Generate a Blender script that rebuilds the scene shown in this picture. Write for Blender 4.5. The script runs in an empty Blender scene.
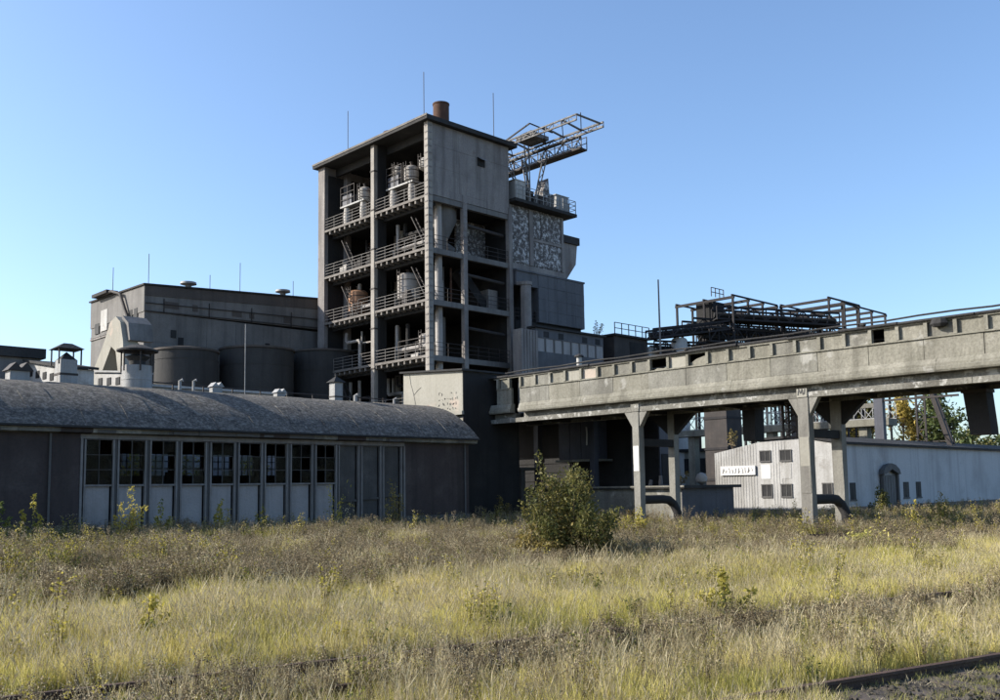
import bpy, math, random
import numpy as np
from mathutils import Matrix, Vector
R = math.radians
rnd = random.Random(7)
npr = np.random.default_rng(11)
S = bpy.context.scene
COL = S.collection

# ---------------------------------------------------------------- camera
# world axes follow the plant's own grid: +X runs away to the right, +Y away to the left
cam_d = bpy.data.cameras.new('camera')
cam = bpy.data.objects.new('camera', cam_d)
COL.objects.link(cam)
cam_d.sensor_width = 36.0
cam_d.lens = 950 / 1000 * 36.0
cam_d.shift_y = 0.043
cam_d.clip_start = 0.1
cam_d.clip_end = 6000
cam.matrix_world = (Matrix.Translation((0, 0, 2.2)) @ Matrix.Rotation(R(-44), 4, 'Z')
                    @ Matrix.Rotation(R(90 + 5.71), 4, 'X') @ Matrix.Rotation(R(-0.86), 4, 'Z'))
S.camera = cam

# ---------------------------------------------------------------- sky and sun
EL, AZ = R(28.4), math.atan2(-0.707, 0.707)          # azimuth from +Y towards +X
w = bpy.data.worlds.new('World'); S.world = w; w.use_nodes = True
wn = w.node_tree
bg = wn.nodes['Background']
sky = wn.nodes.new('ShaderNodeTexSky')
sky.sky_type = 'NISHITA'; sky.sun_disc = False
sky.sun_elevation = EL; sky.sun_rotation = AZ
sky.altitude = 100; sky.air_density = 1.0; sky.dust_density = 1.5; sky.ozone_density = 4.0
wn.links.new(sky.outputs[0], bg.inputs[0])
bg.inputs[1].default_value = 0.15
sd = bpy.data.lights.new('sun', 'SUN'); sd.energy = 5.0; sd.angle = R(0.5); sd.color = (1, .94, .84)
sun = bpy.data.objects.new('sun', sd); COL.objects.link(sun)
sv = Vector((math.sin(AZ) * math.cos(EL), math.cos(AZ) * math.cos(EL), math.sin(EL)))
sun.rotation_euler = sv.to_track_quat('Z', 'Y').to_euler()
sun.location = (0, 0, 60)
S.view_settings.view_transform = 'Standard'
S.view_settings.look = 'None'
S.view_settings.exposure = 0.8
S.view_settings.gamma = 1.0
S.view_settings.use_curve_mapping = False

# ---------------------------------------------------------------- materials
def nodes_of(m):
    m.use_nodes = True
    t = m.node_tree
    return t, t.nodes['Principled BSDF']

def surf(name, base, dark=None, light=None, rough=.9, streak=.5, blotch=.5, bump=.35, scale=1.0, metal=0.0,
         spot=None, spot_amt=0.0, spot_scale=.5, spot_lo=.55, spot_w=.07, spot_ro=.6, fine=.25, spec=.3):
    """weathered surface: base colour, dark rain streaks, lighter worn blotches, optional spots of another colour"""
    m = bpy.data.materials.new(name)
    t, p = nodes_of(m)
    N, L = t.nodes, t.links
    dark = dark or tuple(c * .45 for c in base)
    light = light or tuple(min(1, c * 1.35) for c in base)
    geo = N.new('ShaderNodeNewGeometry')
    def noise(sc, det, vec=None, ro=.6):
        n = N.new('ShaderNodeTexNoise'); n.inputs['Scale'].default_value = sc
        n.inputs['Detail'].default_value = det; n.inputs['Roughness'].default_value = ro
        L.new(vec or geo.outputs['Position'], n.inputs['Vector']); return n.outputs['Fac']
    def ramp(v, a, b):
        r = N.new('ShaderNodeMapRange'); r.inputs['From Min'].default_value = a; r.inputs['From Max'].default_value = b
        L.new(v, r.inputs['Value']); return r.outputs['Result']
    def mul(v, k):
        q = N.new('ShaderNodeMath'); q.operation = 'MULTIPLY'; L.new(v, q.inputs[0]); q.inputs[1].default_value = k
        return q.outputs[0]
    def mix(f, a, b):
        x = N.new('ShaderNodeMix'); x.data_type = 'RGBA'; L.new(f, x.inputs['Factor'])
        for sock, v in ((x.inputs['A'], a), (x.inputs['B'], b)):
            if isinstance(v, tuple): sock.default_value = (*v, 1)
            else: L.new(v, sock)
        return x.outputs['Result']
    mp = N.new('ShaderNodeMapping'); mp.inputs['Scale'].default_value = (1.6 * scale, 1.6 * scale, .11 * scale)
    L.new(geo.outputs['Position'], mp.inputs['Vector'])
    c = mix(mul(ramp(noise(.55 * scale, 8), .48, .68), blotch), base, light)
    c = mix(mul(ramp(noise(.23 * scale, 6), .5, .75), blotch), c, dark)
    c = mix(mul(ramp(noise(1.0, 6, mp.outputs[0], .65), .48, .72), streak), c, dark)
    c = mix(mul(ramp(noise(9 * scale, 5), .42, .7), fine), c, dark)
    if spot: c = mix(mul(ramp(noise(spot_scale, 9, None, spot_ro), spot_lo, spot_lo + spot_w), spot_amt), c, spot)
    L.new(c, p.inputs['Base Color'])
    rr = ramp(noise(3 * scale, 4), 0, 1)
    p.inputs['Roughness'].default_value = rough
    p.inputs['Metallic'].default_value = metal
    p.inputs['Specular IOR Level'].default_value = spec
    if bump:
        b = N.new('ShaderNodeBump'); b.inputs['Strength'].default_value = bump; b.inputs['Distance'].default_value = .05
        L.new(noise(7 * scale, 8), b.inputs['Height']); L.new(b.outputs[0], p.inputs['Normal'])
    return m

def leafmat(name, cols, trans=.35, rough=.6, patch=.0, patchcol=None):
    """foliage: colour varies from plant to plant and in patches over the ground"""
    m = bpy.data.materials.new(name); t, p = nodes_of(m); N, L = t.nodes, t.links
    out = N['Material Output']
    oi = N.new('ShaderNodeObjectInfo')
    geo = N.new('ShaderNodeNewGeometry')
    n = N.new('ShaderNodeTexNoise'); n.inputs['Scale'].default_value = .45; n.inputs['Detail'].default_value = 4
    L.new(geo.outputs['Position'], n.inputs['Vector'])
    a = N.new('ShaderNodeMath'); a.operation = 'MULTIPLY_ADD'
    L.new(n.outputs['Fac'], a.inputs[0]); a.inputs[1].default_value = 1.6; a.inputs[2].default_value = -.8
    s = N.new('ShaderNodeMath'); s.operation = 'ADD'
    s2 = N.new('ShaderNodeMath'); s2.operation = 'MULTIPLY_ADD'
    L.new(geo.outputs['Random Per Island'], s2.inputs[0]); s2.inputs[1].default_value = .6
    h = N.new('ShaderNodeMath'); h.operation = 'MULTIPLY'; L.new(oi.outputs['Random'], h.inputs[0]); h.inputs[1].default_value = .55
    L.new(h.outputs[0], s2.inputs[2])
    L.new(s2.outputs[0], s.inputs[0]); L.new(a.outputs[0], s.inputs[1])
    r = N.new('ShaderNodeValToRGB'); L.new(s.outputs[0], r.inputs[0])
    el = r.color_ramp.elements
    while len(el) < len(cols): el.new(.5)
    for i, c in enumerate(cols):
        el[i].position = .1 + .8 * i / (len(cols) - 1); el[i].color = (*c, 1)
    L.new(r.outputs[0], p.inputs['Base Color'])
    p.inputs['Roughness'].default_value = rough; p.inputs['Specular IOR Level'].default_value = .25
    tr = N.new('ShaderNodeBsdfTranslucent'); L.new(r.outputs[0], tr.inputs[0])
    mx = N.new('ShaderNodeMixShader'); mx.inputs[0].default_value = trans
    L.new(p.outputs[0], mx.inputs[1]); L.new(tr.outputs[0], mx.inputs[2]); L.new(mx.outputs[0], out.inputs[0])
    return m

def glassmat():
    m = bpy.data.materials.new('dirty_glass'); t, p = nodes_of(m); N, L = t.nodes, t.links
    out = N['Material Output']
    tr = N.new('ShaderNodeBsdfTransparent'); tr.inputs[0].default_value = (.72, .76, .74, 1)
    gl = N.new('ShaderNodeBsdfGlossy'); gl.inputs['Roughness'].default_value = .08; gl.inputs[0].default_value = (.12, .12, .12, 1)
    df = N.new('ShaderNodeBsdfDiffuse'); df.inputs[0].default_value = (.08, .08, .075, 1)
    fr = N.new('ShaderNodeFresnel'); fr.inputs[0].default_value = 1.4
    n = N.new('ShaderNodeTexNoise'); n.inputs['Scale'].default_value = 3
    g = N.new('ShaderNodeNewGeometry'); L.new(g.outputs['Position'], n.inputs['Vector'])
    mr = N.new('ShaderNodeMapRange'); L.new(n.outputs['Fac'], mr.inputs['Value'])
    mr.inputs['From Min'].default_value = .4; mr.inputs['From Max'].default_value = .8; mr.inputs['To Max'].default_value = .14
    m1 = N.new('ShaderNodeMixShader'); L.new(mr.outputs[0], m1.inputs[0]); L.new(tr.outputs[0], m1.inputs[1]); L.new(df.outputs[0], m1.inputs[2])
    m2 = N.new('ShaderNodeMixShader'); L.new(fr.outputs[0], m2.inputs[0]); L.new(m1.outputs[0], m2.inputs[1]); L.new(gl.outputs[0], m2.inputs[2])
    L.new(m2.outputs[0], out.inputs[0]); return m

M = {}
M['gallery'] = surf('pale_weathered_concrete', (.195, .185, .15), (.07, .064, .05), (.275, .26, .218), streak=.65, blotch=.8, bump=.6, fine=.45, spot=(.36, .35, .32), spot_amt=.5, spot_scale=.9, spot_lo=.6)
M['gallery2'] = surf('pale_concrete_panel', (.175, .168, .142), (.075, .07, .06), (.255, .246, .214), streak=.7, blotch=.9, bump=.6, fine=.45, spot=(.36, .35, .32), spot_amt=.6, spot_scale=.8, spot_lo=.6)
M['beam'] = surf('worn_concrete_beam', (.17, .162, .138), (.055, .05, .042), (.26, .25, .22), streak=.4, blotch=.8, bump=.8, fine=.55, spot=(.40, .39, .36), spot_amt=.7, spot_scale=2.5)
M['pier'] = surf('pier_concrete', (.205, .197, .172), (.09, .08, .07), (.29, .28, .25), streak=.6, blotch=.5, bump=.5)
M['cream'] = surf('cream_render', (.285, .272, .232), (.165, .15, .122), (.325, .31, .272), streak=.4, blotch=.5, bump=.35, spot=(.50, .36, .29), spot_amt=.35, spot_scale=.5)
M['tower'] = surf('grey_tower_concrete', (.225, .205, .195), (.10, .09, .085), (.27, .25, .23), streak=1.0, blotch=1.0, fine=.4, spot=(.13, .09, .07), spot_amt=.5, spot_scale=.45, spot_lo=.6)
M['towercol'] = surf('lit_column_tone', (.28, .258, .23), (.10, .085, .075), (.36, .34, .31), streak=.5, blotch=.6, scale=2)  # paler copy of the tower colour, sunlight on the front columns put in
M['soot_shade'] = surf('soot_shade_concrete', (.022, .021, .021), (.010, .010, .010), (.04, .038, .036), streak=.5)  # near-black: soot plus the darkness of interiors and shaded sides put into colour
M['slab'] = surf('floor_slab_concrete', (.16, .145, .13), (.05, .045, .04), (.27, .25, .23), streak=.5)
M['silo'] = surf('silo_concrete', (.155, .148, .14), (.07, .066, .063), (.21, .2, .19), streak=.7, blotch=.6)
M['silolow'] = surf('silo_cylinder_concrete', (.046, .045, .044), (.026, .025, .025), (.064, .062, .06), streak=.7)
M['parapet'] = surf('brown_parapet', (.085, .072, .064), (.045, .04, .037), (.12, .105, .095), streak=.7)
M['workwall'] = surf('dark_render_wall', (.058, .045, .043), (.032, .027, .025), (.085, .07, .065), streak=.85, blotch=.9, fine=.4)
M['fascia'] = surf('peeling_fascia', (.17, .165, .145), (.05, .05, .045), (.36, .345, .31), streak=.3, blotch=1.0, scale=1.6, fine=.4)
M['roof'] = surf('mossy_felt', (.118, .108, .098), (.026, .024, .023), (.33, .31, .275), streak=.1, blotch=1.0, bump=1.0, scale=11.0, fine=.9, spot=(.23, .21, .17), spot_amt=.55, spot_scale=9.0, spot_lo=.52, rough=.95)
M['bitumen'] = surf('black_bitumen', (.03, .029, .029), (.015, .015, .015), (.07, .068, .065), streak=.2, bump=.8)
M['vessel'] = surf('grimy_vessel_paint', (.36, .345, .32), (.12, .095, .08), (.48, .47, .45), streak=.8, blotch=.6, scale=2, fine=.4, spot=(.2, .12, .08), spot_amt=.6, spot_scale=1.6, spot_lo=.58)
M['doorframe'] = surf('grey_steel_frame', (.19, .182, .175), (.08, .06, .05), (.25, .245, .24), streak=.5, scale=3, rough=.6)
M['doorpanel'] = surf('pale_blue_panel', (.29, .275, .27), (.15, .14, .135), (.34, .33, .325), streak=.6, blotch=.5, scale=1.5, rough=.6)
M['doordark'] = surf('dark_board', (.075, .072, .068), (.035, .033, .03), (.12, .115, .11), streak=.6, blotch=.7, scale=2)
M['steel'] = surf('dark_rusty_steel', (.040, .034, .032), (.018, .015, .014), (.075, .06, .052), streak=.4, scale=3, rough=.75)
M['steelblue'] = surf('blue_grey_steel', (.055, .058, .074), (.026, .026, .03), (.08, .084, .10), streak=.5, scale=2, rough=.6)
M['rust'] = surf('brown_rust', (.085, .045, .03), (.03, .017, .012), (.13, .07, .045), streak=.5, scale=3)
M['orange'] = surf('rusted_orange_tank', (.36, .20, .12), (.15, .08, .05), (.45, .3, .2), streak=.6, scale=2)
M['white'] = surf('chalky_white', (.42, .41, .385), (.22, .2, .18), (.50, .49, .47), streak=.5, scale=2)
M['galv'] = surf('galvanised_sheet', (.26, .26, .255), (.12, .105, .095), (.34, .34, .335), streak=.6, scale=2, rough=.55)
M['peel'] = surf('peeling_white_render', (.10, .09, .085), (.045, .04, .04), (.14, .13, .12), streak=.2, blotch=.5, fine=.6, scale=1.4, spot=(.55, .545, .54), spot_amt=.95, spot_scale=2.9, spot_lo=.49, spot_w=.12, spot_ro=.78)
M['shedwhite'] = surf('whitewashed_sheet', (.38, .372, .36), (.22, .21, .19), (.44, .435, .42), streak=.85, blotch=.9, scale=1.2, fine=.4, spot=(.17, .15, .125), spot_amt=.55, spot_scale=.8, spot_lo=.58, spot_w=.12)
M['shedblue'] = surf('pale_render_wall', (.42, .425, .43), (.25, .25, .25), (.45, .45, .45), streak=.7, blotch=.8, fine=.3, spot=(.22, .21, .2), spot_amt=.4, spot_scale=.5, spot_lo=.58, spot_w=.12)
M['plinth'] = surf('dark_plinth', (.11, .105, .10), (.05, .05, .05), streak=.5)
M['win'] = surf('dark_window_glass', (.022, .022, .024), (.01, .01, .01), (.06, .06, .058), streak=.2, rough=.6, bump=0, spec=.15)
M['black'] = surf('dark_paint', (.03, .028, .027), streak=.1, bump=0)
M['redpaint'] = surf('faded_red_paint', (.42, .2, .16), streak=.3, bump=0)
M['whitepaint'] = surf('white_paint', (.60, .595, .58), (.38, .36, .33), streak=.3, bump=.2)
M['tankgrey'] = surf('tank_grey', (.34, .32, .30), (.15, .13, .12), (.48, .46, .44), streak=.6, scale=2)
M['bark'] = surf('bark', (.10, .075, .055), streak=.5, scale=4)
M['wood'] = surf('old_sleeper_wood', (.085, .068, .055), (.04, .03, .026), (.15, .13, .11), streak=0, scale=4)
M['rail'] = surf('rusty_rail', (.075, .045, .032), (.03, .02, .016), (.14, .09, .06), streak=0, scale=5, rough=.7)
M['ground'] = surf('dry_soil', (.15, .125, .085), (.06, .05, .035), (.24, .21, .15), streak=0, blotch=.8, bump=1, fine=.6, scale=1.2, spot=(.13, .14, .05), spot_amt=.7, spot_scale=.6)
M['ballast'] = surf('old_ballast', (.062, .052, .042), (.025, .021, .018), (.11, .095, .078), streak=0, blotch=.7, bump=1, fine=.8, scale=2.5)
M['stone'] = surf('ballast_stone', (.055, .048, .036), (.024, .02, .016), (.10, .088, .07), streak=0, bump=.3, scale=3)
M['railing'] = surf('dull_railing_paint', (.17, .16, .15), (.06, .05, .045), (.28, .27, .25), streak=.4, scale=3)
M['annex'] = surf('blue_grey_concrete', (.105, .108, .118), (.05, .05, .054), (.14, .142, .15), streak=.6, blotch=.6)
M['blacksteel'] = surf('black_steel', (.022, .02, .022), (.012, .011, .011), (.04, .034, .032), streak=.3, scale=3, rough=.8)
M['crane'] = surf('pale_rusty_crane_paint', (.15, .145, .14), (.045, .038, .034), (.30, .29, .28), streak=.3, blotch=.9, scale=4)
M['glass'] = glassmat()
M['grass'] = leafmat('yellow_green_grass', [(.32, .31, .075), (.48, .435, .115), (.60, .525, .17), (.64, .55, .25)], .4)
M['grassgreen'] = leafmat('greener_grass', [(.15, .155, .05), (.24, .235, .075), (.36, .325, .12)], .4)
M['straw'] = leafmat('dry_straw', [(.30, .245, .135), (.43, .365, .22), (.54, .47, .31)], .3)
M['brownweed'] = leafmat('brown_dead_weed', [(.12, .09, .05), (.21, .165, .095), (.31, .25, .155)], .25)
M['weedleaf'] = leafmat('weed_leaf', [(.07, .10, .025), (.14, .16, .04), (.26, .25, .06), (.38, .31, .07)], .4)
M['yellowleaf'] = leafmat('yellow_leaf', [(.24, .22, .045), (.36, .31, .06), (.44, .37, .09)], .4)
M['bushleaf'] = leafmat('bush_leaf', [(.055, .062, .018), (.10, .105, .03), (.165, .15, .045), (.25, .20, .065)], .35)
M['bushlow'] = leafmat('bush_autumn_leaf', [(.10, .075, .028), (.20, .15, .045), (.31, .25, .07)], .35)
M['treeleaf'] = leafmat('autumn_tree_leaf', [(.07, .08, .025), (.15, .13, .035), (.26, .20, .05)], .3)
M['treegold'] = leafmat('golden_tree_leaf', [(.19, .15, .035), (.33, .25, .06), (.40, .30, .08)], .3)
M['treedark'] = leafmat('dark_tree_leaf', [(.03, .05, .018), (.06, .085, .028), (.1, .12, .04)], .25)

# ---------------------------------------------------------------- mesh helpers
W = {}                                                # world origin of each object we made

class MB:
    def __init__(s): s.v = []; s.f = []; s.m = []; s.mi = 0
    def add(s, vs, fs):
        o = len(s.v); s.v += [tuple(v) for v in vs]
        for f in fs: s.f.append(tuple(i + o for i in f)); s.m.append(s.mi)
        return s
    def box(s, x0, y0, z0, x1, y1, z1):
        return s.add([(x0,y0,z0),(x1,y0,z0),(x1,y1,z0),(x0,y1,z0),(x0,y0,z1),(x1,y0,z1),(x1,y1,z1),(x0,y1,z1)],
                     [(3,2,1,0),(4,5,6,7),(0,1,5,4),(1,2,6,5),(2,3,7,6),(3,0,4,7)])
    def bar(s, p, q, a, b=None):                        # square bar between two points
        b = b or a; p = Vector(p); q = Vector(q); d = (q - p).normalized()
        u = d.cross(Vector((0, 0, 1)))
        u = Vector((1, 0, 0)) if u.length < 1e-3 else u.normalized()
        t = u.cross(d).normalized(); vs = []
        for c in (p, q):
            for i, j in ((-1,-1),(1,-1),(1,1),(-1,1)): vs.append(c + u*i*a/2 + t*j*b/2)
        return s.add(vs, [(3,2,1,0),(4,5,6,7),(0,1,5,4),(1,2,6,5),(2,3,7,6),(3,0,4,7)])
    def tube(s, pts, r, n=8, cap=True):
        pts = [Vector(p) for p in pts]; rs = r if isinstance(r, (list, tuple)) else [r] * len(pts)
        o = len(s.v); u = None
        for i, p in enumerate(pts):
            d = (pts[min(i+1, len(pts)-1)] - pts[max(i-1, 0)]).normalized()
            if u is None:
                u = d.cross(Vector((0, 0, 1)))
                if u.length < 1e-3: u = Vector((1, 0, 0))
            u = (u - d * u.dot(d)).normalized(); t = d.cross(u)
            for k in range(n):
                a = 2 * math.pi * k / n; s.v.append(tuple(p + (u * math.cos(a) + t * math.sin(a)) * rs[i]))
        for i in range(len(pts) - 1):
            for k in range(n):
                s.f.append((o+i*n+k, o+i*n+(k+1)%n, o+(i+1)*n+(k+1)%n, o+(i+1)*n+k)); s.m.append(s.mi)
        if cap:
            s.f.append(tuple(o + k for k in range(n))[::-1]); s.m.append(s.mi)
            s.f.append(tuple(o + (len(pts)-1)*n + k for k in range(n))); s.m.append(s.mi)
        return s
    def lathe(s, cx, cy, prof, n=20):                   # prof: (radius, z) from bottom to top
        o = len(s.v)
        for r, z in prof:
            for k in range(n):
                a = 2 * math.pi * k / n; s.v.append((cx + r * math.cos(a), cy + r * math.sin(a), z))
        for i in range(len(prof) - 1):
            for k in range(n):
                s.f.append((o+i*n+k, o+i*n+(k+1)%n, o+(i+1)*n+(k+1)%n, o+(i+1)*n+k)); s.m.append(s.mi)
        s.f.append(tuple(o + k for k in range(n))[::-1]); s.m.append(s.mi)
        s.f.append(tuple(o + (len(prof)-1)*n + k for k in range(n))); s.m.append(s.mi)
        return s
    def ext(s, prof, ax, a, b):                         # polygon extruded along an axis
        def P(u, v, t): return {'x': (t, u, v), 'y': (u, t, v), 'z': (u, v, t)}[ax]
        n = len(prof); vs = [P(u, v, a) for u, v in prof] + [P(u, v, b) for u, v in prof]
        fs = [tuple(range(n))[::-1], tuple(range(n, 2*n))] + [(i, (i+1) % n, n+(i+1) % n, n+i) for i in range(n)]
        return s.add(vs, fs)
    def build(s, name, mat, parent=None, smooth=False, label=None, cat=None, group=None, kind=None, fix=True):
        me = bpy.data.meshes.new(name)
        v = np.array(s.v, dtype=float)
        lo, hi = v.min(0), v.max(0); org = np.array([(lo[0]+hi[0])/2, (lo[1]+hi[1])/2, lo[2]])
        me.from_pydata([tuple(p) for p in (v - org)], [], s.f)
        for mm in (mat if isinstance(mat, list) else [mat]): me.materials.append(M[mm] if isinstance(mm, str) else mm)
        if any(s.m): me.polygons.foreach_set('material_index', s.m)
        if fix:
            import bmesh
            bm = bmesh.new(); bm.from_mesh(me); bmesh.ops.recalc_face_normals(bm, faces=bm.faces); bm.to_mesh(me); bm.free()
        if smooth:
            me.polygons.foreach_set('use_smooth', [True] * len(me.polygons))
            me.set_sharp_from_angle(angle=R(40))
        return link(name, me, parent, org, label, cat, group, kind)

def link(name, me, parent, org, label=None, cat=None, group=None, kind=None):
    o = bpy.data.objects.new(name, me); COL.objects.link(o)
    po = W[parent] if parent else (0, 0, 0)
    if parent: o.parent = parent
    o.location = [org[i] - po[i] for i in range(3)]
    W[o] = tuple(float(c) for c in org)
    tag(o, label, cat, group, kind)
    return o

def tag(o, label=None, cat=None, group=None, kind=None):
    if label: o['label'] = label
    if cat: o['category'] = cat
    if group: o['group'] = group
    if kind: o['kind'] = kind

def thing(name, loc, label, cat, group=None):
    o = bpy.data.objects.new(name, None); COL.objects.link(o); o.location = loc; W[o] = tuple(loc)
    o.empty_display_size = .3
    tag(o, label, cat, group); return o

def box(name, mat, parent, *c, **k): return MB().box(*c).build(name, mat, parent, **k)

def railing(mb, p, q, h=1.1, bars=3, step=1.4, r=.035):
    p = Vector(p); q = Vector(q); n = max(1, round((q - p).length / step))
    for i in range(n + 1):
        c = p.lerp(q, i / n); mb.bar(c, c + Vector((0, 0, h)), r * 1.5)
    for k in range(1, bars + 1):
        dz = Vector((0, 0, h * k / bars)); mb.bar(p + dz, q + dz, r * 1.4)
    return mb

def truss(mb, p, q, h, n, c=.1, d=.06, up=Vector((0, 0, -1))):      # plane lattice girder, top chord p-q
    p = Vector(p); q = Vector(q); u = up * h
    mb.bar(p, q, c); mb.bar(p + u, q + u, c)
    for i in range(n + 1):
        a = p.lerp(q, i / n); mb.bar(a, a + u, d)
        if i < n:
            b = p.lerp(q, (i + 1) / n)
            mb.bar(a if i % 2 else a + u, b + u if i % 2 else b, d)
    return mb

def jit(a): return rnd.uniform(-a, a)

# ================================================================ ground
TA = ((9.58, 4.89), (1, -.25)); TB = ((8.76, 9.45), (1, -.235)); TC = ((28.5, 25.2), (1, -.80))
def tdist(x, y, t):
    (px, py), (dx, dy) = t; l = math.hypot(dx, dy)
    return ((x - px) * -dy + (y - py) * dx) / l          # signed distance across the track
def hgt(x, y):
    k = np.clip((np.hypot(x, y) - 2) / 10, 0, 1) * np.clip((48 - np.hypot(x - 5, y)) / 20, 0, 1)
    z = .07 * np.sin(.55 * x + .8 * y) + .06 * np.sin(.9 * x - .43 * y + 1.3) + .035 * np.sin(2.1 * x + 1.7 * y)
    for t in (TA, TB, TC):
        d = np.abs(tdist(x, y, t) + .75); z = z * np.clip((d - 1.0) / 1.6, 0, 1)
    lat = .719*x - .695*y; dp = .695*x + .719*y
    lf = 1/(1+np.exp((lat+4)/3.0)) * 1/(1+np.exp(-(dp-29)/3.5))
    rt = 1/(1+np.exp(-(lat-4)/2.0)) * 1/(1+np.exp(-(dp-31)/3.0)) / (1+np.exp((dp-52)/3.0))
    return z * k + .3*lf - .28*rt
g1 = np.concatenate([[-1500, -600, -250, -100, -50, -30], np.arange(-20, 62, .8), [70, 85, 110, 160, 300, 700, 2500]])
xx, yy = np.meshgrid(g1, g1, indexing='ij'); zz = hgt(xx, yy)
n1 = len(g1)
gm = MB(); gm.v = list(zip(xx.ravel(), yy.ravel(), zz.ravel()))
gm.f = [(i*n1+j, (i+1)*n1+j, (i+1)*n1+j+1, i*n1+j+1) for i in range(n1-1) for j in range(n1-1)]
gm.m = [0] * len(gm.f)
gr = gm.build('ground', 'ground', kind='structure', fix=False, smooth=True)
gr['label'] = 'dry weedy soil of the disused works yard'

def ballast(t, half, s0, s1, name, lab):
    (px, py), (dx, dy) = t; l = math.hypot(dx, dy); dx /= l; dy /= l
    mb = MB(); n = int((s1 - s0) / .5); rows = 5
    for i in range(n + 1):
        s = s0 + (s1 - s0) * i / n
        for j in range(rows):
            e = (-half + 2 * half * j / (rows - 1)) - .75
            if j in (0, rows - 1): e += jit(.3)
            x, y = px + dx*s - dy*e, py + dy*s + dx*e
            mb.v.append((x, y, float(hgt(x, y)) + (.004 if j in (0, rows-1) else .045 + jit(.012))))
    mb.f = [(i*rows+j, (i+1)*rows+j, (i+1)*rows+j+1, i*rows+j+1) for i in range(n) for j in range(rows-1)]
    mb.m = [0] * len(mb.f)
    o = mb.build(name, 'ballast', kind='structure', smooth=True); o['label'] = lab
ballast(TA, 1.25, -14, 40, 'ballast_bed', 'dark old ballast under the bare rusty track')
ballast(TB, 1.15, -14, 60, 'ballast_bed', 'dark old ballast under the overgrown track')
ballast(TC, 1.2, -18, 26, 'ballast_bed', 'dark old ballast under the farther track')

def track(t, s0, s1, sl0, sl1, lab):
    (px, py), (dx, dy) = t; l = math.hypot(dx, dy); dx /= l; dy /= l
    root = thing('railway_track', (px, py, 0), lab, 'railway track')
    prof = [(-.065, .0), (.065, .0), (.065, .012), (.012, .03), (.012, .105), (.036, .115), (.036, .15), (-.036, .15), (-.036, .115), (-.012, .105), (-.012, .03), (-.065, .012)]
    for off in (0, -1.5):
        mb = MB(); n = int((s1 - s0) / 4); st = []
        for i in range(n + 1):
            s = s0 + (s1 - s0) * i / n; w_ = jit(.012); z_ = (.0 if t is TA else .01) + jit(.008)
            x, y = px + dx*s - dy*(off+w_), py + dy*s + dx*(off+w_)
            st.append([(x - dy*u, y + dx*u, z_ + v) for u, v in prof])
        k = len(prof); vs = [p for r_ in st for p in r_]
        fs = [(i*k+j, i*k+(j+1) % k, (i+1)*k+(j+1) % k, (i+1)*k+j) for i in range(n) for j in range(k)]
        mb.add(vs, fs + [tuple(range(k)), tuple(range(n*k, n*k+k))]); mb.build('rail', 'rail', root)
    me = None; s = sl0
    while s < sl1:
        x, y = px + dx*s + dy*.75, py + dy*s - dx*.75
        if me is None:
            o = MB().box(-.125, -1.25, -.1, .125, 1.25, .05).build('sleeper', 'wood', root); me = o.data
            W[o] = (x, y, -.1); o.location = (x - px, y - py, -.1)
        else: o = link('sleeper', me, root, (x, y, -.1 + jit(.015)))
        o.rotation_euler.z = math.atan2(dy, dx) + jit(.03)
        s += .66
track(TA, -14, 40, -8, 14, 'rusty bare railway track with exposed rail in dark ballast')
track(TB, -14, 60, -8, 26, 'overgrown railway track half sunk in tall yellow grass')
track(TC, -18, 26, -10, 14, 'weed covered railway track along the foot of the workshop and gallery')

# ================================================================ gallery on piers
GX = 41.0
gal = thing('conveyor_gallery', (GX + 1.8, 18, 0), 'long pale concrete conveyor gallery raised on piers with windowed side wall', 'gallery')
Y0, Y1 = -24.0, 40.75
SP = 1.22
def gal_prof(mat, name, prof, a, b, parent=gal):
    # break long runs into lengths with slightly uneven faces
    n = max(1, round((b - a) / 4.88)); L_ = (b - a) / n
    for i in range(n):
        dx = jit(.008); dz = jit(.008)
        MB().ext([(x + dx, z + dz) for x, z in prof], 'y', a + i*L_ + .006, a + (i+1)*L_ - .006).build(name, mat, parent)
def gallery_run(a, b):
    gal_prof('gallery', 'cornice', [(GX+.30, 6.80), (GX-.14, 6.80), (GX-.18, 6.88), (GX-.18, 7.02), (GX-.10, 7.06), (GX-.10, 7.16), (GX+.0, 7.36), (GX+.30, 7.36)], a, b)
    gal_prof('beam', 'groove_course', [(GX+.36, 6.47), (GX+.36, 6.795), (GX+.8, 6.795), (GX+.8, 6.47)], a, b)
gallery_run(Y0, Y1)
gallery_run(41.45, 43.3)
gal_prof('beam', 'edge_beam', [(GX-.02, 6.2), (GX-.02, 6.45), (GX+.02, 6.465), (GX+.45, 6.465), (GX+.45, 6.2)], Y0, 43.3)
gal_prof('beam', 'edge_beam', [(GX+3.2, 6.2), (GX+3.2, 6.55), (GX+3.6, 6.55), (GX+3.6, 6.2)], Y0, 43.3)
MB().box(GX+.46, Y0, 6.38, GX+3.19, 43.3, 6.50).build('deck_slab', 'soot_shade', gal)
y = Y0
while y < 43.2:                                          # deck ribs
    box('deck_rib', 'soot_shade', gal, GX+.46, y, 6.21, GX+3.19, y+.22, 6.375); y += 2.44
# wall panels, two window bays wide
pan = None; k = 0; y = Y1
while y - 2*SP > Y0:
    a, b = y - 2*SP + .012, y - .012
    mb = MB().box(GX+.02+jit(.012), a, 7.365, GX+.2, b, 8.27)
    mb.build('wall_panel', rnd.choice(['gallery', 'gallery2', 'gallery']), gal)
    y -= 2*SP; k += 1
box('wall_panel', 'gallery', gal, GX+.02, 41.47, 7.365, GX+.2, 42.75, 8.27)
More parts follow.
